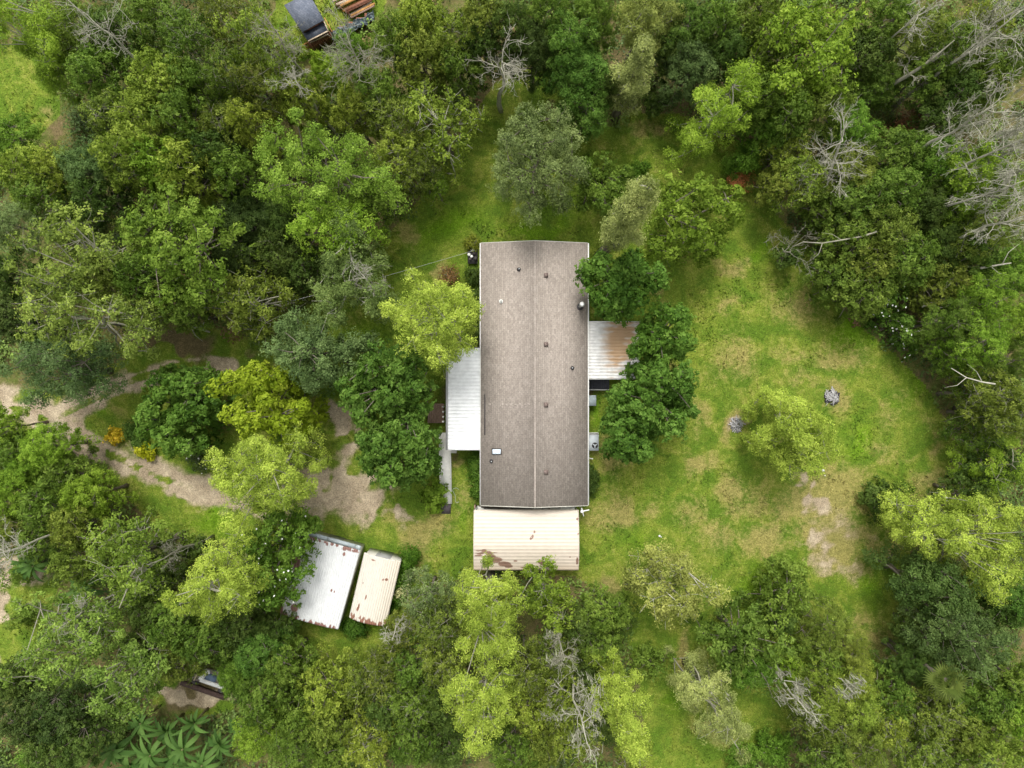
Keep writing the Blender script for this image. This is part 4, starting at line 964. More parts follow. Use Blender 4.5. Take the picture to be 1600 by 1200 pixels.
# ------------------------------------------------------------------ derelict white trailer at lower left
tl = empty('utility_trailer', W(325, 1062)); tag(tl, 'derelict trailer with a white L-shaped rail, half swallowed by leaves at lower left', 'trailer')
q = lambda x, y, z=.8: np.array(W(x, y, z))
m = MB(); c4 = [q(299,1061,.7), q(352,1080,.7), q(368,1056,.7), q(309,1041,.7)]; m.hexa([v-[0,0,.1] for v in c4], c4); local(m, 'bed', plain('grey_brown_boards', (.24,.20,.18), .9, .5, 3), tl)
m = MB(); m.bar(q(313,1062), q(352,1075), .30, .14); m.bar(q(313,1062), q(324,1047), .34, .141); m.bar(q(321,1049), q(328,1050), .3, .139); local(m, 'rail', WHITE, tl)
m = MB(); m.bar(q(300,1052), q(305,1039), .12, .1); m.bar(q(303,1063,.75), q(310,1050,.75), .09, .1); local(m, 'gate', WOODP, tl)
m = MB(); c4 = [q(318,1063,.72), q(334,1069,.72), q(341,1058,.72), q(326,1051,.72)]; m.hexa([v-[0,0,.015] for v in c4], [v+[0,0,.08] for v in c4]); local(m, 'lid', plain('blue_plastic', (.12,.17,.24), .4, .2, 3), tl)
for x, y in ((306,1064),(347,1078)):
    c_ = q(x, y, .32); m = MB(); dr = q(352,1080)-q(299,1061); dr /= np.linalg.norm(dr); sdv = np.array([-dr[1], dr[0], 0]); m.tube([c_-sdv*.1, c_+sdv*.1], .32, 16); wh = local(m, 'wheel', DARKM, tl)
    m = MB(); m.tube([c_-sdv*.11, c_+sdv*.11], .15, 12); local(m, 'rim', GALV, wh)
m = MB(); m.bar(q(283,1066,.4), q(352,1090,.4), .35, .25); o = m.build('timber_beam', plain('dark_rotten_wood', (.085,.055,.045), .95, .4, 6)); tag(o, 'dark rotten beam lying on bare earth along the derelict trailer', 'beam')

# ------------------------------------------------------------------ debris piles, stones, cable
def pile(name, label, px, py, R, n, mats, seed, cat='debris pile'):
    rr = np.random.default_rng(seed); c = np.array(W(px, py)); root = empty(name, c); tag(root, label, cat)
    m = MB()
    for i in range(n):
        a_ = rr.uniform(0, 6.28); r_ = R*math.sqrt(rr.uniform(0, 1))*.8; z = .05 + .35*(1-r_/R)*rr.uniform(.3, 1); d = rr.normal(0, 1, 3)*[1, 1, .25]; d = d/np.linalg.norm(d)*rr.uniform(.12, .42)
        p0 = np.array([math.cos(a_)*r_, math.sin(a_)*r_*1.15, z]); m.bar(p0-d, p0+d, rr.uniform(.02, .09), rr.uniform(.015, .05))
    m.build('sticks', mats[0], root); m = MB()
    for i in range(n//2):
        a_ = rr.uniform(0, 6.28); r_ = R*math.sqrt(rr.uniform(0, 1)); p0 = np.array([math.cos(a_)*r_, math.sin(a_)*r_, .04+.1*rr.uniform()]); d = rr.normal(0, 1, 3)*[1, 1, .3]; d = d/np.linalg.norm(d)*rr.uniform(.05, .14)
        m.bar(p0-d, p0+d, rr.uniform(.06, .16), rr.uniform(.03, .09))
    m.build('ash_lumps', mats[1], root); return root
ASH = plain('grey_ash', (.17,.165,.175), .9, .6, 12); ASHP = plain('pale_ash', (.42,.41,.40), .9, .4, 10); CHAR = plain('charcoal', (.05,.047,.05), .9, .4, 12)
pile('burn_pile', 'round pile of grey and black burnt debris, upper right of the lone lime cypress', 1299, 621, .62, 70, [ASHP, CHAR], 5)
pile('brush_pile', 'heap of pale grey sticks in a tan ring, left of the lone lime cypress', 1150, 664, .55, 46, [ASHP, ASH], 6)
def stone(px, py, r, label, mat=WHITE, name='stone'):
    rr = np.random.default_rng(int(px)); m = MB(); c = np.array(W(px, py, r*.6)); th = np.linspace(0, math.pi, 6)
    P = np.stack([np.zeros(6), np.zeros(6), -np.cos(th)*r*.7], -1)+c+rr.normal(0, r*.05, (6, 3)); m.tube(P, np.maximum(np.sin(th)*r*rr.uniform(.8, 1.2, 6), .01), 8); o = m.build(name, mat, smooth=True); tag(o, label, 'stone' if name == 'stone' else 'bucket')
stone(1030.5, 837.5, .10, 'white stone in the lawn above the sparse grey tree, the larger of a touching pair'); stone(1033, 839, .06, 'tiny white stone touching the larger one above the sparse grey tree')
stone(1286, 735, .11, 'cream stone in the grass just under the lime cypress, the larger of two'); stone(1289, 743, .06, 'tiny cream stone in the grass under the lime cypress, the smaller of two')
stone(989, 264, .11, 'white stone beside the small bush near the top of the lawn')
m = MB(); P0 = np.array(W(742, 391, 3.0)); P1 = np.array(W(385, 488, 5.5)); pts = [P0+(P1-P0)*f-[0, 0, 1.1*4*f*(1-f)*.5] for f in np.linspace(0, 1, 24)]; m.tube(pts, .009, 5)
o = m.build('overhead_cable', plain('pale_cable', (.45,.45,.42), .6, .1)); tag(o, 'thin overhead cable sagging from the upper left house corner into the woods', 'cable')
# pots and clutter by the upper left corner of the house
fp = empty('flower_pots', W(736, 400)); fp.name = 'plant_stand'; tag(fp, 'cluttered stand of white and dark pots by the upper left corner of the house', 'plant stand')
rr = random.Random(9)
m = MB(); c_ = W(739, 400); m.box(c_[0]-.4, c_[0]+.4, c_[1]-.7, c_[1]+.6, .35, .41); m.box(c_[0]-.38, c_[0]-.30, c_[1]-.6, c_[1]-.5, 0, .35); m.box(c_[0]+.3, c_[0]+.38, c_[1]+.4, c_[1]+.5, 0, .35); m.box(c_[0]+.3, c_[0]+.38, c_[1]-.6, c_[1]-.5, 0, .35); m.box(c_[0]-.38, c_[0]-.30, c_[1]+.4, c_[1]+.5, 0, .35); local(m, 'table', DARKM, fp)
for x, y, r_, mt in ((733,398,.13,WHITE),(737,401,.12,WHITE),(741,396,.13,RUBBER),(738,391,.12,WHITE),(743,404,.15,DARKM),(735,405,.11,RUBBER)):
    c_ = W(x, y, .5); m = MB(); m.disc(c_, r_*.8, .41, .64, 12, r_); pt = local(m, 'pot', mt, fp); m = MB(); m.disc(c_, r_*.8, .641, .66, 12); local(m, 'soil', WOODB, pt)

# ------------------------------------------------------------------ trees with an outline of their own
U = unique_tree
GC, GD = 'bald cypress trees', 'broad dark green yard trees'
# cypresses
U('cypress_tree', 'pale lime cypress with grey limbs close to the upper left side of the long house', 'cypress', 15,
  [(672,470,34),(718,468,30),(640,492,24),(700,515,44),(614,484,17),(655,520,30),(676,550,24),(733,490,16),(650,440,16),(690,560,14)], GR['cyp'], group=GC, depth=6)
U('cypress_tree', 'lime cypress over the driveway, just above the tree with white blossom', 'cypress', 16,
  [(385,715,36),(428,735,42),(360,745,36),(392,775,38),(368,812,26),(345,722,24),(440,705,24),(415,775,30),(372,832,12),(455,770,14)], GR['cyp'], group=GC, depth=6)
U('cypress_tree', 'compact lime cypress left of the tree with white blossom', 'cypress', 16,
  [(322,905,38),(365,912,36),(292,925,28),(345,945,30),(300,958,18),(350,868,17),(388,915,18),(325,878,14)], GR['cyp'], group=GC, depth=6)
U('cypress_tree', 'lime cypress standing alone in the lawn at right, between the two debris piles', 'cypress', 9.5,
  [(1238,655,38),(1272,668,38),(1222,668,24),(1250,705,36),(1228,632,24),(1200,690,18),(1290,700,22),(1262,725,16),(1235,685,26),(1258,690,30)], GR['cyp'], group=GC, depth=6, dens=1.5)
U('cypress_tree', 'wide yellow-green cypress at the right edge of the photo, with hanging grey moss', 'cypress', 12,
  [(1448,808,34),(1492,828,36),(1540,850,42),(1580,815,38),(1462,850,26),(1545,895,34),(1590,880,28),(1518,790,24),(1556,925,14),(1432,840,16),(1600,850,30)], GR['cyp'], group=GC, depth=6, moss=10)
U('cypress_tree', 'small bright cypress above the wide one at the right edge', 'cypress', 8,
  [(1568,718,24),(1548,742,20),(1590,745,20),(1572,695,12),(1560,765,14)], GR['lime'], group=GC, depth=5, moss=4)
U('cypress_tree', 'tall pale cypress just below the peeling cream carport', 'cypress', 18,
  [(738,922,28),(762,940,38),(785,960,32),(745,965,36),(765,1005,36),(735,1030,28),(790,1010,22),(765,900,16)], GR['cyp'], group=GC, depth=8, moss=4)
U('cypress_tree', 'pale cypress at the bottom edge, directly under the one below the carport', 'cypress', 16,
  [(750,1085,42),(775,1055,34),(725,1115,34),(755,1140,34),(785,1100,28),(715,1085,24),(740,1165,14)], GR['cyp'], group=GC, depth=7, moss=6)
U('cypress_tree', 'greyish cypress with bare limbs at the lower end of the grass lane', 'cypress', 15,
  [(1098,1082,26),(1130,1105,38),(1148,1140,30),(1115,1125,32),(1155,1165,18),(1085,1100,16)], GR['cypg'], group=GC, depth=8, moss=12)
U('cypress_tree', 'tall yellow-olive cypress at the top edge, above the slim leaning one', 'cypress', 10,
  [(1005,15,30),(992,38,22),(1020,42,22),(1040,12,24),(985,5,24),(1060,5,18),(1010,-15,30)], (0.180,0.225,0.070), group=GC, depth=2.5)
U('cypress_tree', 'bright yellow-green tree at the upper right rim of the top lawn', 'cypress', 13,
  [(1150,120,28),(1168,140,26),(1130,160,28),(1108,180,20),(1150,175,22),(1172,100,16),(1100,142,15),(1088,205,10),(1120,200,14),(1180,115,14)], GR['lime'], group=GC, depth=5)
U('cypress_tree', 'feathery lime tree with a soft outline in the top left corner', 'cypress', 14,
  [(20,30,46),(50,60,28),(10,70,30),(60,25,24),(35,85,16)], GR['lime'], group=GC, depth=6)
column_tree('cypress_tree', 'slim pale cypress with a white trunk base at the rim of the top lawn', (961,184), 12.0, 0.75, 2.4, GR['cypg'], lean=(0.2, 0.2), group=GC, moss=3, dens=0.8, twigmat=DEAD)
column_tree('cypress_tree', 'slim pale cypress leaning over the upper right corner of the long house', (938,402), 19.5, 0.78, 6.0, GR['cypg'], lean=(0.1, 0.2), group=GC, dens=0.9, twigmat=DEAD)
column_tree('cypress_tree', 'slim bright cypress with a mossy top left of the lower grass lane', (941,1012), 15.0, 1.0, 3.5, GR['cyp'], lean=(0.3, -1.0), group=GC, moss=14, dens=0.9)
# dense yard trees
U('yard_tree', 'round glossy green tree left of the white porch roof', 'dense', 9.5,
  [(582,585,38),(628,578,38),(560,620,30),(612,618,40),(648,605,24),(545,600,20),(650,640,18),(600,552,18),(565,650,12)], GR['camph'], group=GD, depth=4.5)
U('yard_tree', 'round yellowish-green tree beside the pale ramp', 'dense', 9,
  [(595,695,38),(640,690,38),(612,735,34),(655,725,28),(575,720,20),(665,680,18),(620,665,24),(560,690,16)], GR['camph'], group=GD, depth=4.5)
U('yard_tree', 'dark green tree reaching over the upper right edge of the long house roof', 'dense', 10,
  [(948,432,34),(990,418,32),(1020,430,22),(958,462,30),(988,468,26),(921,418,10),(935,400,16),(1035,440,10),(962,485,12)], (0.067,0.144,0.025), group=GD, depth=4.5)
U('yard_tree', 'dark green tree hiding the outer corner of the rusty patio roof', 'dense', 9,
  [(1050,505,32),(1020,530,26),(1060,535,28),(1030,550,22),(1072,492,16),(1000,545,10),(1078,530,14)], (0.072,0.150,0.025), group=GD, depth=4)
U('yard_tree', 'largest dark green tree on the right of the long house, above the brown lawn patch', 'dense', 10,
  [(1022,594,32),(1060,600,38),(1080,635,24),(1000,640,44),(1045,655,34),(978,690,34),(1005,705,22),(968,660,20),(985,615,18)], (0.065,0.138,0.025), group=GD, depth=5)
U('yard_tree', 'bushy mid-green tree in the wedge of the driveway fork', 'dense', 7,
  [(262,605,36),(298,600,26),(240,645,34),(285,650,38),(320,635,24),(265,685,28),(300,690,24),(225,670,18)], (0.071,0.145,0.025), group=GD, depth=4)
U('yard_tree', 'rounded blue-green tree between the driveway and the grey oak', 'smooth', 10,
  [(462,515,34),(440,545,22),(490,545,38),(480,585,32),(510,575,26),(545,542,18),(535,560,18),(455,560,24),(560,530,10)], (0.088,0.145,0.062), group=GD, depth=5.5)
U('yard_tree', 'golden-yellow leafy tree inside the driveway loop', 'dense', 9,
  [(372,590,24),(400,600,28),(435,595,24),(425,635,32),(455,660,28),(395,655,28),(368,640,20),(475,635,14),(445,690,18),(350,605,18),(410,575,16)], GR['yellow'], group=GD, depth=5)
U('yard_tree', 'dense green tree dotted with white blossom, half over the wide white shed', 'oak', 8.5,
  [(425,825,32),(400,850,30),(448,860,26),(415,890,42),(450,905,22),(430,935,26),(400,930,24),(380,870,20),(465,835,10)], (0.082,0.160,0.025), group=GD, depth=3.5, flowers=60)
# oaks around the yard
U('oak_tree', 'large grey-green oak alone in the lawn above the long house', 'fine', 12,
  [(820,195,36),(860,190,36),(800,235,34),(840,240,42),(875,235,32),(825,285,36),(865,280,34),(798,270,26),(830,315,20),(890,215,20),(895,260,22)], GR['grey'], depth=5)
U('oak_tree', 'ragged grey-green oak with dead pale twigs left of the lime cypress by the house', 'fine', 12,
  [(520,410,32),(552,385,26),(505,450,30),(535,445,28),(570,410,22),(510,485,24),(572,470,18),(545,360,18),(585,455,12)], (0.116,0.175,0.063), depth=5, twigmat=DEAD)
U('oak_tree', 'thin grey-limbed tree in the lawn to the lower right of the carport', 'sparse', 10,
  [(1030,885,28),(1065,900,30),(1020,925,30),(1058,940,32),(1090,930,26),(1115,925,16),(1085,965,20),(1045,965,18),(1000,905,16)], (0.200,0.235,0.075), depth=4, dens=1.6, twigmat=DEAD)
U('oak_tree', 'wide olive-green tree right of the slim cypress leaning over the house', 'oak', 10,
  [(1052,330,32),(1095,300,36),(1130,335,36),(1090,365,36),(1050,375,30),(1145,300,24),(1120,385,20),(1060,290,24),(1160,330,18)], (0.107,0.175,0.023), depth=5)
U('oak_tree', 'small leafy tree tucked against the right of the large grey-green oak', 'oak', 7,
  [(945,262,24),(930,290,26),(960,290,24),(915,270,20),(950,312,16),(975,275,12)], GR['mid'], depth=3.5)
U('oak_tree', 'layered bright green tree spreading over the woods left of the top lawn', 'fine', 15,
  [(425,215,26),(470,195,24),(420,255,30),(500,215,30),(545,225,28),(470,250,28),(520,265,30),(445,290,32),(560,275,26),(600,285,20),(500,300,26),(415,290,16)], (0.138,0.233,0.039), depth=5)
U('oak_tree', 'bright green rounded tree just under the layered one left of the top lawn', 'fine', 14,
  [(480,340,30),(515,322,30),(548,335,28),(505,362,24),(460,350,18),(570,350,18),(530,365,18)], (0.146,0.252,0.030), depth=5)
U('oak_tree', 'huge mid-green tree in the left woods above the brown bare bank', 'oak', 14,
  [(225,325,36),(270,315,30),(200,350,30),(240,365,36),(295,345,34),(330,370,26),(285,395,40),(250,410,30),(320,420,30),(300,450,34),(260,455,24),(335,340,18)], (0.105,0.177,0.028), depth=5.5)
U('oak_tree', 'olive domed tree right of the huge tree above the brown bank', 'twiggy', 10,
  [(365,455,36),(400,440,32),(430,455,24),(350,485,32),(390,490,34),(425,485,22),(335,465,18)], (0.103,0.145,0.025), depth=5)
U('oak_tree', 'big yellow-olive tree with pale fan-shaped limbs in the left woods', 'twiggy', 15,
  [(75,355,26),(110,345,28),(60,390,28),(100,385,34),(145,380,28),(40,425,24),(70,430,28),(165,390,14),(105,325,14),(120,410,22)], (0.160,0.226,0.055), depth=5)
U('oak_tree', 'yellow-olive tree with bare pale branch ends just above the driveway', 'twiggy', 14,
  [(60,470,28),(35,490,22),(85,495,34),(120,480,26),(70,520,30),(110,530,26),(190,490,26),(170,470,20),(205,520,22),(185,540,16),(145,465,20)], (0.160,0.226,0.055), depth=5)
U('oak_tree', 'dark blue-green oak hanging over the driveway at the left edge', 'fine', 10,
  [(45,560,34),(90,555,30),(60,595,30),(105,580,28),(20,575,26),(95,610,18),(50,620,14),(130,600,12),(150,550,14)], (0.073,0.126,0.055), depth=4)
U('oak_tree', 'broad light olive tree by the sandy clearing in the lower left', 'twiggy', 14,
  [(50,950,26),(85,975,34),(125,985,30),(60,1015,34),(105,1025,34),(30,1045,24),(80,1060,24),(150,1010,24)], (0.126,0.207,0.044), depth=5)
U('oak_tree', 'light olive tree reaching towards the derelict trailer from the left', 'twiggy', 13,
  [(160,1050,32),(195,1045,30),(180,1085,32),(215,1070,22),(150,1090,22),(190,1115,24),(225,1045,18),(175,1130,14)], (0.126,0.207,0.049), depth=5)
U('oak_tree', 'wide twiggy olive tree in the lower left woods near the lime cypress', 'twiggy', 13,
  [(165,835,30),(200,850,30),(150,870,26),(225,840,22),(185,890,34),(225,885,26),(160,920,28),(205,925,24),(185,950,18)], (0.126,0.200,0.037), depth=5)
U('oak_tree', 'tall bright-leaved tree at the top edge right of the yellow-green tree', 'oak', 14,
  [(1225,30,40),(1270,20,36),(1310,40,36),(1240,75,36),(1290,85,40),(1325,75,22),(1265,120,36),(1310,120,26),(1230,120,24)], (0.129,0.213,0.025), depth=5.5)
U('oak_tree', 'airy olive tree growing against the lower edge of the peeling carport', 'twiggy', 9,
  [(845,915,28),(870,935,26),(835,950,28),(870,965,22),(820,925,20),(885,950,14)], (0.125,0.194,0.028), depth=4)
U('oak_tree', 'grey olive tree whose bare limbs reach out over the left rim of the top lawn', 'twiggy', 12,
  [(690,155,28),(720,165,22),(670,185,28),(705,190,24),(740,155,14),(650,165,24),(680,215,22),(705,235,14),(660,140,20)], (0.142,0.209,0.034), depth=5, twigmat=DEAD)
U('oak_tree', 'dark round-headed tree at the left rim of the right-hand grass, below the lawn', 'oak', 9,
  [(1150,1000,34),(1180,980,30),(1190,1015,34),(1145,1035,28),(1185,1050,28),(1120,1010,22),(1215,1000,22)], (0.082,0.141,0.028), depth=5)
U('oak_tree', 'small round olive tree standing in the lower lawn', 'oak', 7,
  [(1235,915,30),(1262,930,26),(1220,945,28),(1250,960,28),(1205,965,22),(1240,890,14)], (0.095,0.155,0.028), depth=4)
U('oak_tree', 'dark evergreen below the wide cypress at the right edge', 'smooth', 9,
  [(1450,905,34),(1485,915,32),(1430,925,22),(1470,945,30),(1500,940,22)], (0.060,0.109,0.032), depth=4.5)
U('oak_tree', 'broad grey-green tree in the lower right woods, above the fan palm', 'fine', 11,
  [(1500,985,36),(1540,1000,38),(1470,1005,26),(1515,1030,34),(1560,1035,30),(1580,1005,24)], (0.076,0.126,0.046), depth=4.5)

# ------------------------------------------------------------------ woodland trees, one row each: x, y, radius, kind, height, colour, label
FT = [
 # top left
 (112,40,36,'twiggy',11,'mid','tree with a fan of bare silver branches right of the top left corner'),
 (172,48,36,'oak',10,'dark','dark tree between the fan of silver branches and the top edge dip'),
 (232,28,38,'oak',11,'mid','mid-green tree at the top edge, third crown in from the top left corner'),
 (292,62,40,'twiggy',12,'mid','green tree with thin upright twigs between the top edge and the dark hollow'),
 (345,22,32,'twiggy',12,'olive','olive tree touching the top edge left of the grey-twigged crown'),
 (400,48,42,'twiggy',14,'oly','grey-twigged crown radiating from the left side of the slate-roofed shed'),
 (400,125,34,'twiggy',12,'olive','olive crown under the grey-twigged one near the shed'),
 (148,108,36,'oak',11,'mid','leafy crown just below the fan of bare silver branches'),
 (100,118,26,'fine',8,'bright','light green tree at the right rim of the small top left lawn'),
 (235,120,42,'oak',12,'oly','yellowish crown in the top left woods with lit leaf tips'),
 (300,130,36,'oak',11,'mid','mid-green crown straight left of the grey-twigged pair'),
 (350,118,32,'twiggy',12,'mid','narrow crown wedged beside the grey-twigged pair'),
 (165,172,38,'twiggy',11,'olive','crown with a small cluster of dead white twigs, right of the small lawn'),
 (222,190,44,'oak',12,'oly','broad yellow-green crown in the middle of the top left woods'),
 (285,185,36,'oak',12,'mid','mid-green crown right of the broad yellow-green one'),
 (338,190,34,'twiggy',12,'olive','twiggy crown left of the layered bright green tree'),
 (440,122,28,'twiggy',12,'oly','crown with upright dead twigs just below the board fence'),
 (380,185,30,'oak',13,'oly','yellowish crown against the upper left of the layered bright green tree'),
 (20,218,32,'smooth',7,'shrub','round smooth shrubby tree below the small top left lawn'),
 (38,268,34,'oak',9,'oly','yellow-green tree at the left edge under the round shrubby one'),
 (92,262,30,'oak',9,'oly','yellow-green tree right of its twin near the left edge'),
 (140,262,34,'smooth',10,'blue','smooth blue-green crown in the left woods'),
 (190,245,36,'oak',12,'oly','leafy yellow-green crown right of the smooth blue-green one'),
 (245,248,36,'oak',12,'bright','bright green crown with stubby leaf tips, second right of the blue-green one'),
 (285,262,40,'oak',12,'oly','large yellow-green crown above the right end of the huge tree'),
 (330,235,30,'oak',12,'dark','dark crown above the black gap left of the layered tree'),
 (365,265,32,'oak',12,'mid','mid-green crown bordering the black gap left of the layered tree'),
 (150,310,30,'oak',10,'dark','dark crown directly under the smooth blue-green one'),
 (60,310,34,'oak',9,'mid','mid-green crown between the yellow-green twins and the fan-limbed tree'),
 (18,350,32,'fine',10,'grey','greyish crown against the left edge beside the fan-limbed tree'),
 (15,430,34,'oak',9,'dark','dark crown at the left edge under the greyish one'),
 (15,500,34,'oak',9,'deep','very dark crown at the left edge above the driveway oak'),
 (160,432,36,'oak',11,'olive','olive crown in the saddle between the huge tree and the fan-limbed one'),
 (215,430,34,'oak',12,'mid','mid-green crown at the lower left flank of the huge tree'),
 (245,480,30,'twiggy',10,'olive','olive crown hanging over the brown bank below the huge tree'),
 (290,488,26,'oak',9,'mid','last crown before the brown bank, right below the huge tree'),
 (390,340,40,'smooth',8,'deep','very dark low tree in the black hollow left of the bright rounded tree'),
 (370,395,34,'smooth',8,'deep','very dark low tree at the bottom of the black hollow'),
 (440,390,34,'oak',8,'dark','dark tree between the black hollow and the ragged grey-green oak'),
 (450,345,28,'smooth',8,'dark','dark small tree under the left tip of the bright rounded tree'),
 (470,425,26,'oak',7,'dark','small dark tree touching the left side of the ragged grey-green oak'),
 # top middle
 (510,112,22,'smooth',9,'lime','vivid lime shrubby tree below the board fence'),
 (470,160,28,'oak',11,'oly','crown with white forked twigs under the vivid lime tree'),
 (550,82,22,'smooth',7,'shrub','green bushy tree in front of the blue-grey tarpaulin'),
 (585,140,34,'oak',12,'mid','mid-green crown just below the silvery bare bush'),
 (545,165,30,'oak',12,'oly','yellowish crown at the upper rim of the layered tree'),
 (615,60,36,'oak',12,'mid','dense crown right of the tarpaulin and the silvery bare bush'),
 (660,30,36,'oak',12,'oly','yellow-green crown at the top edge above the woods rim'),
 (655,90,36,'oak',12,'olive','olive crown in the centre of the top middle woods'),
 (705,50,36,'twiggy',12,'oly','light twiggy crown near the top edge with thin white twigs'),
 (755,30,36,'oak',12,'olive','olive crown at the top edge above the dead silver tree'),
 (715,105,32,'oak',11,'mid','crown immediately left of the dead silver tree'),
 (745,65,28,'oak',11,'dark','dark crown between two olive ones above the dead silver tree'),
 (615,190,36,'twiggy',12,'olive','twiggy crown between the layered tree and the grey-limbed lawn rim tree'),
 (620,240,36,'twiggy',12,'oly','pale twiggy crown at the right end of the layered tree'),
 (655,265,28,'twiggy',10,'olive','thin crown overhanging the lawn rim, lowest of the twiggy group there'),
 (590,310,26,'oak',9,'mid','mid-green crown over the lawn rim under the layered tree'),
 (682,290,16,'twiggy',6,'bright','small sprig-like tree standing free in the lawn under the woods rim'),
 (800,40,34,'oak',12,'dark','dark crown at the top edge right of the olive ones'),
 (835,75,32,'smooth',11,'deep','very dark crown above the bare brown bank at the lawn top'),
 (860,25,34,'oak',12,'mid','leafy green crown at the top edge, left of a dark gap'),
 (890,60,38,'smooth',12,'camph','deep green glossy crown left of the yellow-olive cypress'),
 (925,25,32,'smooth',12,'mid','green crown at the top edge touching the yellow-olive cypress'),
 (905,115,38,'smooth',11,'camph','deep green crown with bright tip at the top of the lawn'),
 (915,170,32,'smooth',9,'camph','rounded green tree that ends the dark row at the lawn top'),
 (945,130,26,'smooth',9,'dark','dark slim crown squeezed against the slim pale cypress'),
 (1045,85,30,'oak',9,'dark','dark tree right of the slim pale cypress at the lawn top'),
 (1075,45,34,'smooth',11,'camph','dark green tree under the top edge, right of the yellow-olive cypress'),
 (1080,105,34,'smooth',10,'blue','blue-green rounded tree left of the bright yellow-green tree'),
 (1125,30,34,'oak',12,'mid','crown with thin white stems at the top edge'),
 (1140,75,30,'smooth',11,'dark','dark crown just above the bright yellow-green tree'),
 (1185,25,34,'oak',12,'olive','olive crown left of the tall bright-leaved tree at the top edge'),
 (1195,90,30,'oak',11,'mid','crown squeezed between the yellow-green tree and the tall bright one'),
 (1030,148,24,'oak',4,'dark','low dark bush at the upper rim of the top lawn'),
 (1000,262,14,'smooth',2,'shrub','small low bush beside the white stone near the top lawn'),
 # right top
 (1190,150,32,'oak',11,'mid','green crown touching the right side of the bright yellow-green tree'),
 (1240,170,36,'oak',12,'mid','wide green crown under the tall bright-leaved tree'),
 (1295,160,36,'oak',11,'olive','olive crown left of the broken leaning trunk'),
 (1205,205,28,'smooth',8,'shrub','bright bushy tree at the right rim of the top lawn'),
 (1175,240,28,'smooth',5,'shrub','low spreading bush right of the top lawn'),
 (1235,230,30,'twiggy',9,'oly','yellow-green crown left of the leaning bare tree'),
 (1255,275,36,'twiggy',10,'oly','yellow-green crown with pale crooked limbs above the red bush'),
 (1215,290,26,'oak',8,'olive','small olive crown just right of the orange-red bush'),
 (1330,200,32,'smooth',9,'shrub','bright green crown along the leaning bare tree'),
 (1360,80,34,'oak',9,'dark','dark low crown left of the broken leaning trunk base at the top'),
 (1385,25,34,'oak',10,'mid','green crown at the top edge above the broken trunk'),
 (1440,45,34,'twiggy',11,'olive','olive crown with silver branches over the broken trunk'),
 (1495,70,34,'twiggy',11,'mid','crown behind the silver end of the broken trunk'),
 (1450,110,34,'oak',9,'mid','leafy crown just below the silver end of the broken trunk'),
 (1550,30,36,'twiggy',12,'oly','pale twiggy crown near the top right corner'),
 (1590,80,34,'twiggy',12,'mid','crown at the right edge below the top right corner'),
 (1500,140,34,'oak',9,'dark','dark crown in the upper right woods above the dead grey trees'),
 (1550,120,32,'oak',10,'mid','green crown right of the dark one above the dead grey trees'),
 (1470,180,30,'oak',8,'dark','dark crown between the reddish bush and the dead grey trees'),
 (1370,130,30,'smooth',7,'mid','low green crown under the base of the broken trunk'),
 (1380,230,36,'oak',8,'mid','green crown under the reddish bush'),
 (1430,240,34,'oak',8,'mid','green crown left of the dead grey trees'),
 (1470,260,36,'smooth',9,'shrub','bright bushy crown under the dead grey trees'),
 (1540,260,36,'twiggy',13,'lime','yellow-green crown mixed with dead grey limbs at the right edge'),
 (1590,290,34,'twiggy',13,'lime','yellow-green crown with moss at the right edge, lower of the two'),
 (1330,265,36,'twiggy',9,'olive','olive crown at the foot of the leaning bare tree'),
 (1290,315,32,'oak',7,'mid','low green crown at the forest rim below the yellow-green one'),
 (1345,320,38,'oak',9,'mid','crown with a thick grey fork in the right woods'),
 (1400,300,36,'oak',10,'mid','mid-green crown in the centre of the upper right woods'),
 (1450,320,36,'smooth',9,'dark','dark green crown right of the central upper right one'),
 (1500,310,34,'oak',10,'bright','bright crown left of the mossy yellow-green pair'),
 (1555,360,32,'twiggy',12,'olive','crown tangled with dead pale limbs at the right edge'),
 (1330,375,36,'oak',9,'mid','crown crossed by a pale dead branch at the forest rim'),
 (1385,355,36,'oak',10,'olive','olive crown right of the pale dead branch'),
 (1240,398,20,'oak',4,'dark','low dark bush reaching into the lawn under a pale branch'),
 (1310,430,36,'oak',7,'mid','green crown forming the upper left shoulder of the right woods'),
 (1350,450,38,'oak',8,'mid','wide green crown bordering the big lawn at its upper right'),
 (1360,405,34,'oak',9,'olive','olive crown behind the one bordering the big lawn'),
 (1420,400,38,'oak',9,'mid','dense green crown in the middle of the right woods'),
 (1470,385,36,'smooth',8,'dark','dark crown right of the dense one in the middle right woods'),
 (1520,400,36,'oak',9,'mid','crown under the mossy tangle at the right edge'),
 (1575,430,34,'smooth',9,'shrub','bright bushy crown at the right edge beside a pale log'),
 (1470,440,34,'oak',8,'olive','olive crown above the dead stub of wood'),
 (1540,470,36,'fine',11,'bright','soft bright crown at the right edge, below the pale log'),
 (1590,500,32,'fine',11,'bright','soft bright crown cut by the right edge'),
 (1490,500,34,'fine',10,'mid','soft green crown right of the white-flowered thicket'),
 (1535,530,36,'fine',11,'bright','wide soft crown in the right woods above the row of thin branches'),
 (1482,545,32,'fine',6.5,'mid','soft green crown bordering the big lawn at its right'),
 (1590,560,32,'fine',10,'mid','green crown at the right edge above the thin pale branches'),
 (1536,590,34,'fine',6.5,'mid','green crown bordering the lawn, below the soft wide one'),
 (1532,640,34,'twiggy',6.2,'olive','crown with fine pale twigs at the right rim of the lawn'),
 (1572,618,36,'twiggy',12,'olive','twiggy olive crown in the right woods above the small bright cypress'),
 (1590,650,34,'twiggy',12,'olive','twiggy crown cut by the right edge above the small bright cypress'),
 (1530,675,32,'twiggy',6.5,'mid','crown left of the small bright cypress'),
 (1550,728,30,'oak',6,'dark','dark low crown between the lawn and the small bright cypress'),
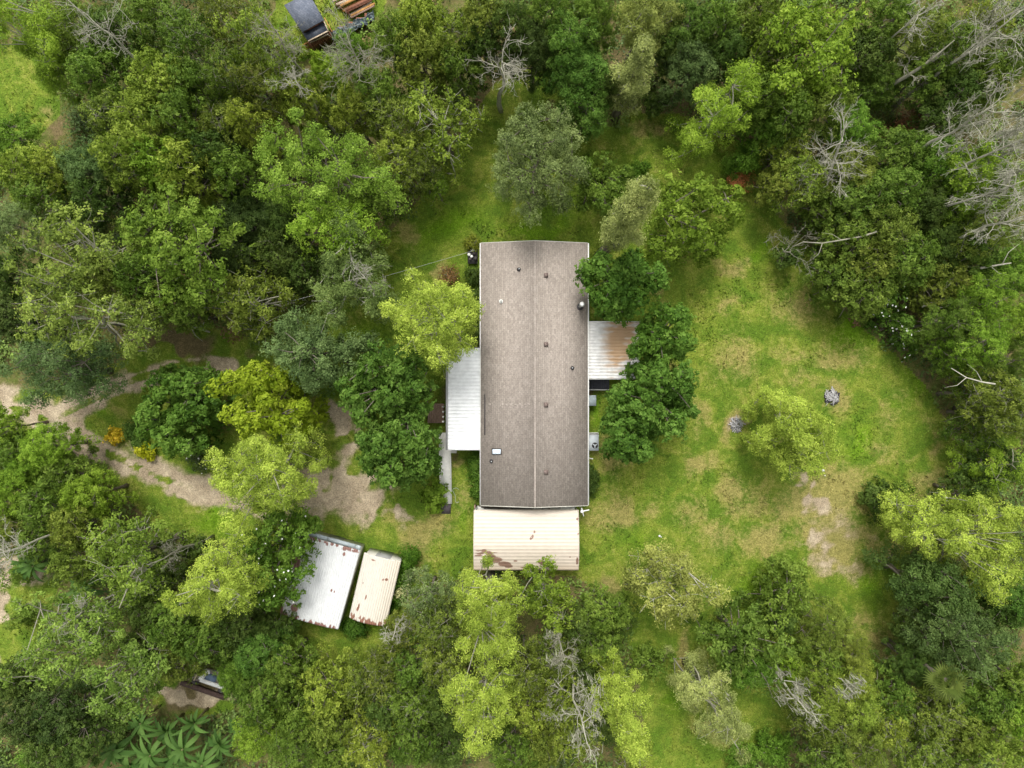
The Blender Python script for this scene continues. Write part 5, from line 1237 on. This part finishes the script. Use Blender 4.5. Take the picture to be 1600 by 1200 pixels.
 (1512,770,28,'oak',6,'dark','dark low crown right above the wide cypress at the right'),
 (1385,785,38,'oak',3,'dark','dark low bush at the right end of the sandy lawn patch'),
 # right bottom
 (1415,770,24,'oak',3,'mid','small low bush between the dark bush and the wide cypress'),
 (1590,940,34,'smooth',10,'camph','green crown at the right edge under the wide cypress'),
 (1550,945,34,'oak',9,'dark','dark crown under the right end of the wide cypress'),
 (1440,985,32,'smooth',7,'dark','dark low crown at the lower right rim of the lawn'),
 (1425,1035,30,'smooth',6,'dark','dark rounded crown where the lawn narrows, lower right'),
 (1585,1060,34,'oak',10,'mid','green crown at the right edge in the lower right woods'),
 (1450,1120,38,'twiggy',10,'olive','olive crown left of the fan palm'),
 (1540,1090,38,'oak',10,'mid','leafy crown right below the fan palm'),
 (1585,1120,34,'oak',10,'bright','bright crown at the right edge in the lower right corner woods'),
 (1500,1140,38,'oak',10,'olive','wide olive crown in the lower right corner woods'),
 (1555,1160,38,'oak',11,'oly','yellow-green crown nearest the bottom right corner'),
 (1440,1175,36,'twiggy',10,'mid','crown at the bottom edge, left of the lower right corner woods'),
 (1500,1195,32,'oak',10,'mid','crown cut by the bottom edge, next to the yellow-green corner one'),
 (1390,1090,32,'oak',9,'mid','small crown at the lower right with a dark gap above it'),
 (1390,1140,34,'twiggy',11,'oly','lit crown with drooping tips left of the olive crowns, lower right'),
 (1290,985,34,'fine',8,'olive','airy olive crown in the lawn right of the dark round-headed tree'),
 (1325,1012,26,'fine',8,'olive','airy crown at the right of the lower lawn'),
 (1280,1035,32,'oak',9,'mid','green crown left of the pale mossy snag'),
 (1330,1060,32,'fine',9,'oly','light crown between the mossy snag and the lawn tip'),
 (1230,1035,26,'oak',7,'bright','bright small crown over the grass between darker trees'),
 (1215,965,24,'oak',6,'dark','dark small crown left of the round olive tree'),
 (1170,1045,28,'smooth',8,'shrub','bright round crown low in the dark round-headed tree'),
 (1290,1085,34,'fine',11,'oly','light green crown right below the big mossy snag'),
 (1340,1105,34,'fine',11,'oly','light green crown, second right of the big mossy snag'),
 (1300,1140,36,'twiggy',11,'olive','crown with pale moss tufts near the bottom edge'),
 (1350,1165,36,'fine',11,'olive','crown at the bottom edge right of the mossy tufts'),
 (1290,1185,32,'oak',10,'mid','crown at the bottom edge under the mossy tufts'),
 (1215,1180,34,'smooth',3,'shrub','vivid green thicket at the bottom edge beside the grass lane'),
 (1165,1195,26,'smooth',3,'shrub','vivid green thicket cut by the bottom edge, left of its larger twin'),
 (990,1190,26,'twiggy',5,'oly','feathery bush at the bottom edge in the grass lane'),
 # bottom middle
 (945,960,32,'oak',8,'mid','green crown below the brown grass beside the carport'),
 (935,1005,30,'oak',8,'mid','green crown left of the slim bright mossy cypress'),
 (905,985,26,'oak',8,'dark','dark crown between the airy olive tree and the green pair'),
 (975,985,24,'oak',5,'dark','low dark bush at the start of the lower grass lane'),
 (1025,1045,24,'oak',4,'mid','low green bush left of the lower grass lane'),
 (865,1040,34,'twiggy',10,'olive','olive crown with a pale dead tuft, below the airy tree'),
 (905,1060,30,'oak',7,'dark','dark crown left of the slim bright mossy cypress base'),
 (820,1050,30,'twiggy',11,'olive','crown right beside the tall pale cypress'),
 (830,1110,36,'oak',10,'oly','yellowish crown between the bottom cypress and the mossy tree'),
 (880,1100,36,'twiggy',12,'oly','yellow-green crown full of hanging grey moss'),
 (900,1150,34,'twiggy',11,'oly','yellow-green crown near the bottom edge with mossy twigs'),
 (850,1165,34,'oak',10,'olive','olive crown at the bottom edge right of the bottom cypress'),
 (805,1180,32,'oak',10,'mid','mid-green crown at the bottom edge under the bottom cypress'),
 (945,1120,30,'smooth',6,'dark','dark tree squeezed left of the slim mossy cypress'),
 (665,940,34,'twiggy',10,'grey','greyish crown left of the tall pale cypress'),
 (690,980,34,'twiggy',11,'olive','twiggy crown against the left flank of the tall pale cypress'),
 (635,985,28,'twiggy',8,'olive','thin crown with bare white twigs at the lower lawn by the sheds'),
 (690,1035,34,'twiggy',12,'olive','crown with grey limbs between the tall pale cypress and the small lawn'),
 (645,1045,32,'oak',10,'mid','green crown at the tip of the small lawn below the sheds'),
 (600,1050,30,'twiggy',10,'olive','twiggy crown at the lower rim of the small lawn by the sheds'),
 (640,1100,34,'twiggy',11,'mid','crown with curled grey twigs, two left of the bottom cypress'),
 (690,1095,30,'oak',9,'dark','dark crown touching the bottom cypress on its left'),
 (600,1110,32,'oak',10,'dark','dark crown left of the one with curled grey twigs near the bottom'),
 (560,1070,34,'twiggy',10,'olive','olive crown at the lower left rim of the small lawn'),
 (510,1085,38,'oak',11,'oly','bright yellowish crown below the small lawn by the sheds'),
 (520,1130,32,'oak',10,'olive','olive crown under the bright yellowish one'),
 (465,1120,34,'oak',10,'mid','mid-green crown left of the bright yellowish one'),
 (575,1160,36,'twiggy',11,'oly','light crown at the bottom edge with curved pale twigs'),
 (640,1165,34,'oak',10,'mid','green crown at the bottom edge, two left of the bottom cypress'),
 (695,1160,30,'oak',8,'dark','dark crown at the bottom edge touching the bottom cypress'),
 (520,1180,34,'oak',10,'mid','green crown at the bottom edge left of the light curved-twig one'),
 (455,1175,36,'fine',11,'mid','soft green crown at the bottom edge right of the banana grove'),
 (400,1150,34,'fine',11,'bright','soft bright crown right of the banana grove'),
 (410,1100,34,'oak',11,'mid','green crown to the lower right of the derelict trailer'),
 # bottom left
 (375,1050,26,'smooth',7,'shrub','bright bushy tree spilling over the derelict trailer'),
 (405,1020,34,'smooth',9,'camph','deep green drooping crown right above the derelict trailer'),
 (445,1040,32,'oak',9,'mid','green crown left of the small lawn below the sheds'),
 (430,985,26,'oak',7,'dark','dark crown under the tree with white blossom'),
 (365,980,34,'oak',9,'dark','dark crown between the compact lime cypress and the derelict trailer'),
 (320,1000,34,'oak',10,'mid','green crown directly above the derelict trailer'),
 (270,985,36,'oak',11,'mid','green crown below the compact lime cypress to its left'),
 (285,1030,30,'oak',9,'olive','olive crown beside the left end of the derelict trailer'),
 (235,955,32,'oak',9,'dark','dark crown left of the compact lime cypress'),
 (260,880,30,'twiggy',6,'dark','dark twiggy tree at the lower rim of the driveway verge'),
 (300,865,26,'oak',4,'dark','low dark bush between the grass verge and the compact lime cypress'),
 (70,700,32,'smooth',9,'lime','vivid lime rounded tree beside the driveway at the left'),
 (45,735,26,'smooth',8,'bright','bright tree under the vivid lime one by the driveway'),
 (10,665,26,'oak',8,'bright','bright tree at the left edge touching the driveway'),
 (20,705,28,'oak',8,'mid','green tree at the left edge below the driveway'),
 (105,745,30,'oak',8,'mid','green crown right of the bright pair below the driveway'),
 (20,770,34,'smooth',9,'bright','bright bushy crown at the left edge in the lower left woods'),
 (65,790,34,'oak',10,'mid','green crown in the lower left woods above the dead white branches'),
 (135,775,32,'smooth',9,'bright','bright rounded crown below the driveway verge'),
 (110,820,34,'oak',10,'olive','olive crown just right of the dead white branches'),
 (60,845,30,'oak',9,'mid','green crown under the dead white branches at the left'),
 (15,835,30,'oak',9,'olive','olive crown at the left edge beside dead white branches'),
 (120,880,30,'oak',10,'olive','olive crown at the upper rim of the sandy clearing'),
 (12,905,22,'smooth',4,'mid','low bush at the left edge in the sandy clearing'),
 (18,970,18,'smooth',3,'mid','low bush at the lower rim of the sandy clearing, left edge'),
 (40,1120,42,'oak',9,'deep','very dark tree at the lower left edge'),
 (100,1110,40,'oak',9,'deep','very dark tree right of its twin at the lower left'),
 (75,1165,38,'oak',9,'dark','dark tree at the bottom edge near the lower left corner'),
 (135,1155,34,'oak',9,'dark','dark tree at the bottom edge left of the banana grove'),
 (20,1060,28,'oak',8,'dark','dark tree at the left edge below the sandy clearing'),
 (220,1010,28,'oak',8,'dark','dark crown between the light olive trees and the derelict trailer'),
 (45,1190,28,'smooth',4,'shrub','bright low bush in the bottom left corner'),
]
TN = {'oak':'broadleaf_tree','twiggy':'broadleaf_tree','smooth':'broadleaf_tree','fine':'broadleaf_tree'}
for px, py, r, kind, H, c, lab in FT:
    low = H < 6
    if low:
        o = unique_tree('bush', lab, kind, H, [(px, py, r*0.75), (px+r*0.4, py-r*0.3, r*0.5), (px-r*0.45, py+r*0.25, r*0.5)], GR[c], cat='bush', group='low bushes at the rim of the grass', depth=H*0.6)
    else: forest_tree('broadleaf_tree', px, py, r*1.12, kind, H, GR[c], lab)

# bushes and flower clumps near the house and the driveway
def bush(px, py, r, H, c, label, kind='smooth', cat='bush', flowers=0, group=None, extra=()):
    return unique_tree('bush', label, kind, H, [(px, py, r)] + list(extra), c, cat=cat, group=group, depth=H*0.6, flowers=flowers)
bush(670, 775, 10, 1.6, GR['bright'], 'bright leafy bush against the left side of the pale ramp', 'dense', extra=[(680,765,9),(672,788,8),(681,785,7)])
bush(176, 680, 7, 1.0, (0.42,0.33,0.03), 'small golden-yellow bush in the grass of the driveway wedge', 'dense')
bush(221, 702, 8, 1.2, (0.30,0.33,0.02), 'small lemon-green bush at the edge of the driveway', 'dense', extra=[(229,705,7)])
bush(208, 680, 12, 1.6, (0.06,0.12,0.025), 'dark green bush left of the bushy tree in the driveway wedge', extra=[(200,668,9),(212,693,8)])
bush(741, 432, 9, 1.5, (0.05,0.085,0.02), 'clipped dark bush against the upper left wall of the house', extra=[(742,420,8)])
bush(742, 462, 9, 1.6, (0.055,0.095,0.02), 'second clipped bush down the upper left wall of the house', extra=[(741,475,8)])
bush(741, 515, 9, 1.6, (0.05,0.085,0.02), 'bush at the wall right of the lime cypress, just above the porch', extra=[(740,530,8)])
bush(744, 740, 6, 1.2, (0.06,0.13,0.018), 'narrow hedge along the lower left wall of the house', extra=[(745,725,6),(745,755,6),(745,770,6),(745,712,5)])
bush(925, 745, 9, 1.4, (0.05,0.09,0.022), 'dark bush against the lower right wall of the house', extra=[(924,757,8),(921,735,6),(923,768,5)])
bush(635, 885, 9, 1.0, (0.06,0.135,0.016), 'grassy green clump along the right side of the ivory shed', extra=[(642,870,8),(630,900,9),(625,915,8),(619,935,7),(615,950,6)])
bush(552, 982, 9, 0.9, (0.05,0.115,0.016), 'dark green clump below the gap between the two sheds', extra=[(562,985,7),(543,980,6)])
bush(624, 926, 4, 1.1, (0.40,0.42,0.28), 'small pale flowering plant beside the ivory shed', 'sparse')
bush(1158, 285, 12, 1.6, GR['red'], 'orange-red dying bush at the upper right of the wide olive tree', 'smooth', extra=[(1166,294,9),(1152,278,7)])
bush(1425, 190, 20, 3.0, (0.15,0.085,0.050), 'reddish-brown bush in the upper right woods under the broken trunk', 'smooth', extra=[(1412,200,14),(1440,180,12)])
bush(1385, 480, 26, 4.0, (0.07,0.14,0.024), 'thicket speckled with white flowers at the rim of the big lawn', 'oak', flowers=80, extra=[(1410,500,22),(1400,465,20),(1425,520,16),(1440,540,14)])
bush(300, 713, 12, 1.3, (0.09,0.13,0.06), 'low variegated plants on the driveway bank under the bushy tree', 'sparse', flowers=18, extra=[(308,728,9),(292,703,8)])
bush(738, 380, 5, 1.6, (0.15,0.18,0.03), 'spiky yellow-green plant at the upper left corner of the house', 'sparse', cat='plant', extra=[(730,388,4),(745,386,4)])
bush(700, 432, 5, 0.5, (0.16,0.10,0.05), 'low brown dying plant in the grass above the lime cypress by the house', 'sparse', cat='plant')

# ------------------------------------------------------------------ dead and leaning trees
BT = bare_tree
BT('dead_tree', 'silvery bare bush-like tree under the tarpaulin at the top', (560,98), 12.5, 3.6, 21, lean=(0,0.2), n0=15, r0=.10, levels=4, mat=TWIG, z0=8)
BT('dead_tree', 'dead silver tree with twisted limbs at the left rim of the top lawn', (785,100), 9.5, 3.6, 22, lean=(0.3,0.4), n0=8, r0=.15, z0=5)
BT('dead_tree', 'tall leaning bare tree with pale limbs in the upper right woods', (1312,222), 11.5, 3.6, 23, lean=(-2.8,2.2), n0=8, r0=.13, z0=5)
BT('dead_tree', 'broken dead trunk leaning to the top right with a clump of brown leaves', (1450,92), 9, 2.4, 24, lean=(3.0,1.8), n0=4, r0=.20, z0=5, mat=TWIG)
BT('dead_tree', 'dead grey tree with lichen-covered limbs, left one of the pair near the right edge', (1512,190), 13, 3.4, 25, lean=(0.2,0.2), n0=9, r0=.13, z0=8, moss=14)
BT('dead_tree', 'dead grey tree tangled with yellow-green leaves at the right edge', (1565,232), 14, 3.2, 26, lean=(1.2,-0.2), n0=9, r0=.13, z0=8, moss=18)
BT('dead_tree', 'pale dead tree with curled limbs at the right edge above the pale log', (1572,345), 13, 3.2, 27, lean=(0.8,0.4), n0=9, r0=.13, z0=8, moss=10)
BT('dead_tree', 'grey dead tree in the top right corner with long thin limbs', (1545,55), 13, 3.6, 28, lean=(1.0,1.0), n0=8, r0=.12, z0=7, moss=10)
BT('dead_tree', 'pale leafless tree cut by the top edge near the top right corner', (1590,15), 13, 3.4, 51, lean=(0.8,0.8), n0=10, r0=.11, z0=6, moss=12)
BT('dead_tree', 'leafless grey tree full of pale twigs, right half of the tangle at the right edge', (1585,205), 13.5, 3.2, 53, lean=(0.6,0.2), n0=11, r0=.11, z0=7, moss=20)
BT('dead_tree', 'leafless tree lowest in the grey tangle at the right edge', (1550,300), 13, 2.8, 54, lean=(0.8,0.0), n0=10, r0=.10, z0=7, moss=16)
BT('dead_tree', 'thin grey tree with bare twigs left of the lime cypress beside the house', (575,440), 10, 2.0, 55, lean=(0.4,-0.3), n0=8, r0=.07, z0=6)
BT('dead_tree', 'bare grey twigs between the upright twig crown and the shed at the top', (438,62), 13.5, 2.8, 57, lean=(-0.4,0.6), n0=9, r0=.08, z0=7, mat=TWIG)
BT('dead_tree', 'bare white tree between olive crowns beside the top right corner', (1415,38), 10, 3.0, 29, lean=(0.5,0.6), n0=6, r0=.09, z0=6)
BT('dead_tree', 'crooked bare tree leaning over the upper rim of the big lawn', (1290,268), 8, 2.6, 30, lean=(-1.2,-1.0), n0=6, r0=.08, z0=4)
BT('dead_tree', 'dead white tree left of the sandy clearing in the lower left', (32,852), 11, 3.0, 31, lean=(-0.8,-0.4), n0=8, r0=.11, z0=6)
BT('dead_tree', 'dead pale tree overhanging the sandy clearing from the right', (140,950), 9, 2.2, 32, lean=(-1.0,-1.2), n0=7, r0=.10, z0=6)
BT('dead_tree', 'bundle of bare grey limbs at the right end of the twiggy olive tree, lower left', (255,872), 9, 2.4, 33, lean=(-0.6,0.0), n0=7, r0=.09, z0=5, mat=TWIG)
BT('dead_tree', 'leafless pinkish-grey tree between the airy olive tree and the mossy cypress', (875,1005), 12, 2.2, 34, lean=(0.6,-0.6), n0=8, r0=.10, z0=8, mat=TWIG, moss=6)
BT('dead_tree', 'dead tree draped in pale moss between the bottom cypress and the slim one', (905,1115), 13, 3.2, 35, lean=(0.6,-1.0), n0=9, r0=.11, z0=7, moss=30)
BT('dead_tree', 'large pale mossy snag at the right of the grass lane', (1235,1080), 9, 2.4, 36, lean=(0.2,-0.4), n0=7, r0=.15, z0=4, moss=26)
BT('dead_tree', 'smaller pale mossy snag right of the large one', (1310,1062), 9, 1.8, 37, lean=(0.4,-0.2), n0=6, r0=.10, z0=5, moss=18)
BT('dead_tree', 'bare white branches rising beside the small lawn below the sheds', (618,988), 8, 2.0, 38, lean=(0.1,0.1), n0=6, r0=.07, z0=4)
BT('dead_tree', 'white forked twigs sticking out below the board fence', (472,138), 11, 2.2, 39, lean=(-0.8,0.8), n0=6, r0=.08, z0=8)
BT('dead_tree', 'dead branch fan sticking out of the crown right of the top left corner', (152,38), 13, 3.4, 40, lean=(-1.4,1.0), n0=6, r0=.09, z0=8)
BT('dead_tree', 'thin dead tree lying into the lawn from the upper right rim', (1230,390), 5, 3.0, 41, lean=(-3.2,-0.4), n0=5, r0=.08, z0=2, mat=TWIG)
# brown leaf clump on the broken trunk is part of the tree; fallen logs
def log(label, P, r, mat=DEAD, seed=1):
    rr = np.random.default_rng(seed); pts = np.array([W(*q) for q in P]); 
    m = MB(); m.tube(pts, np.linspace(r, r*.45, len(pts)), 7); k = len(pts)//2; d = norm(pts[-1]-pts[0]); s = np.array([-d[1], d[0], .2])
    m.tube([pts[k], pts[k]+s*.8+d*.4, pts[k]+s*1.3+d*1.1], [r*.5, r*.3, r*.12], 5); m.tube([pts[k-1], pts[k-1]-s*.6+d*.5, pts[k-1]-s*.9+d*1.2], [r*.4, r*.25, r*.1], 5)
    o = m.build('fallen_branch', mat, smooth=True); tag(o, label, 'branch', 'fallen dead branches'); return o
log('dead stub of wood sticking out of the thicket speckled with white flowers', [(1440,478,4),(1455,474,4.4),(1470,470,4.6),(1484,462,4.9)], .14)
log('pale log between green crowns at the right edge', [(1532,419,6),(1548,416,6.2),(1566,413,6.4),(1580,411,6.5)], .09)
log('pale dead branch crossing the forest rim at the upper right of the lawn', [(1370,362,7),(1345,370,6.8),(1315,375,6.3),(1285,380,5.8),(1255,378,5.2),(1238,386,4.8)], .07, TWIG)
log('thin pale branches lying over the woods at the right, above the twiggy olive crown', [(1555,600,9.5),(1535,597,9.3),(1510,590,9),(1486,575,8.6)], .06)
log('grey dead log on the brown bank by the driveway', [(298,510,.3),(312,513,.3),(328,519,.25)], .16)

# ------------------------------------------------------------------ banana plants and a fan palm
def frond_leaf(V, Q, k, p, az, L, w, droop, rng, seg=7, e0=0.9):
    d = np.array([math.cos(az), math.sin(az), 0]); s = np.array([-d[1], d[0], 0]); q = np.array(p, float); el = e0
    for i in range(seg+1):
        f = i/seg; ww = w*math.sin(math.pi*min(max(f*0.93+0.04, 0), 1))**0.7*(1-0.3*f)
        c = q.copy(); V += [tuple(c - s*ww + [0, 0, ww*0.35]), tuple(c), tuple(c + s*ww + [0, 0, ww*0.35])]
        if i < seg: b = k+3*i; Q += [(b, b+1, b+4, b+3), (b+1, b+2, b+5, b+4)]
        q = q + (d*math.cos(el)+np.array([0, 0, math.sin(el)]))*L/seg; el -= droop/seg
    return k+3*(seg+1)
def banana_proto(seed, H):
    rng = np.random.default_rng(seed); m = MB(); m.tube([(0,0,-.1),(0.03,0,H*.5),(0,0.04,H)], [.13,.11,.07], 8); st = m.build('stem', plain('banana_stem', (.16,.15,.06), .7, .4, 4) if 'banana_stem' not in bpy.data.materials else bpy.data.materials['banana_stem'])
    leaves = []
    for i in range(17):
        V, Q = [], []; frond_leaf(V, Q, 0, (0, 0, H-.15), i*2.4+rng.uniform(-.7,.7), rng.uniform(1.0,2.3), rng.uniform(.13,.21), rng.uniform(1.0,2.6), rng, seg=9, e0=rng.uniform(.35,1.45))
        me = mk_mesh('leaf_blade', np.array(V), np.array(Q), tint=np.full(len(V), rng.uniform(.25,.8)), smooth=True); leaves.append(me)
    d = st.data; bpy.data.objects.remove(st); return d, leaves
BP = [banana_proto(300+i, 2.2+.4*i) for i in range(3)]
def banana(px, py, label, s=1.0, v=None):
    z = 2.4*s; x, y, _ = W(px, py, z); r = empty('banana_plant', (x, y, 0), pv.uniform(0, 6.28)); r.scale = (s, s, s); tag(r, label, 'banana plant', 'banana plants'); d, lv = BP[pv.randrange(3) if v is None else v]
    o = bpy.data.objects.new('stem', d); col.objects.link(o); o.parent = r
    for me in lv:
        o = bpy.data.objects.new('leaf_blade', me); col.objects.link(o); o.parent = r
        if not me.materials: me.materials.append(LEAF)
        k = pv.uniform(.85,1.2); o.color = (.060*k, .120*k, .024*k, 1)
for px, py, s, lab in [(135,915,1.0,'banana plant with long dark leaves at the upper right rim of the sandy clearing'),(58,882,.95,'banana plant at the top of the sandy clearing'),(110,945,.8,'small banana plant below the large one by the sandy clearing'),
    (305,1128,.95,'bright upright banana plant directly below the derelict trailer'),(262,1140,1.05,'banana plant in the grove, left of the bright upright one'),(225,1125,1.0,'banana plant at the upper left end of the grove'),
    (290,1165,1.1,'banana plant in the middle of the grove, under the bright upright one'),(345,1160,1.1,'banana plant at the right end of the grove'),(240,1175,1.1,'banana plant with wide dark leaves low in the grove'),
    (185,1165,1.15,'large banana plant at the left end of the grove'),(375,1135,.9,'banana plant between the grove and the soft bright crown'),(320,1190,1.05,'banana plant cut by the bottom edge, right half of the grove'),(205,1195,1.05,'banana plant cut by the bottom edge, left half of the grove'),(270,1195,1.0,'banana plant cut by the bottom edge in the middle of the grove'),
    (35,880,.8,'banana plant by the left edge, over the sandy clearing')]: banana(px, py, lab, s)
def palm(px, py, H, label, name, n, L, c, seed, fan=True):
    rng = np.random.default_rng(seed); x, y, _ = W(px, py, H); r = empty(name, (x, y, 0)); tag(r, label, 'palm')
    m = MB(); m.tube([(0,0,-.1),(.05,0,H*.5),(0,0,H)], [.22,.16,.15], 10); m.build('trunk', BARK, r, True)
    for i in range(n):
        az = i*2.399; el = 1.2-1.5*(i/n)+rng.uniform(-.1,.1); d = np.array([math.cos(az)*math.cos(el), math.sin(az)*math.cos(el), math.sin(el)]); V, Q = [], []; k = 0
        m = []; tip = np.array([0, 0, H])+d*L*rng.uniform(.2,.5); s = norm(np.array([-d[1], d[0], 0])); up = np.cross(d, s)
        def blade(a, b, w):
            nonlocal k
            q = norm(np.cross(b-a, up+rng.normal(0,.1,3)))*w; mid = a+(b-a)*.5+[0,0,.03]; e = b-[0,0,.12*np.linalg.norm(b-a)]
            V.extend([a-q*.4, a+q*.4, mid+q, mid-q, e-q*.15, e+q*.15]); Q.extend([(k,k+1,k+2,k+3),(k+3,k+2,k+5,k+4)]); k += 6
        blade(np.array([0,0,H-.05]), tip, .02)
        for j in range(13):
            a_ = (j/12-.5)*3.4; b = tip + (d*math.cos(a_)+s*math.sin(a_))*L*.5*(1-.1*abs(a_)); blade(tip, b, .045)
        me = mk_mesh('frond', np.array(V), np.array(Q), tint=np.full(len(V), rng.uniform(.3,.8))); link('frond', me, LEAF, r, c)
palm(1478, 1062, 7.5, 'fan palm with drooping olive fronds in the lower right woods', 'fan_palm', 20, 1.7, (.090,.130,.036), 5)
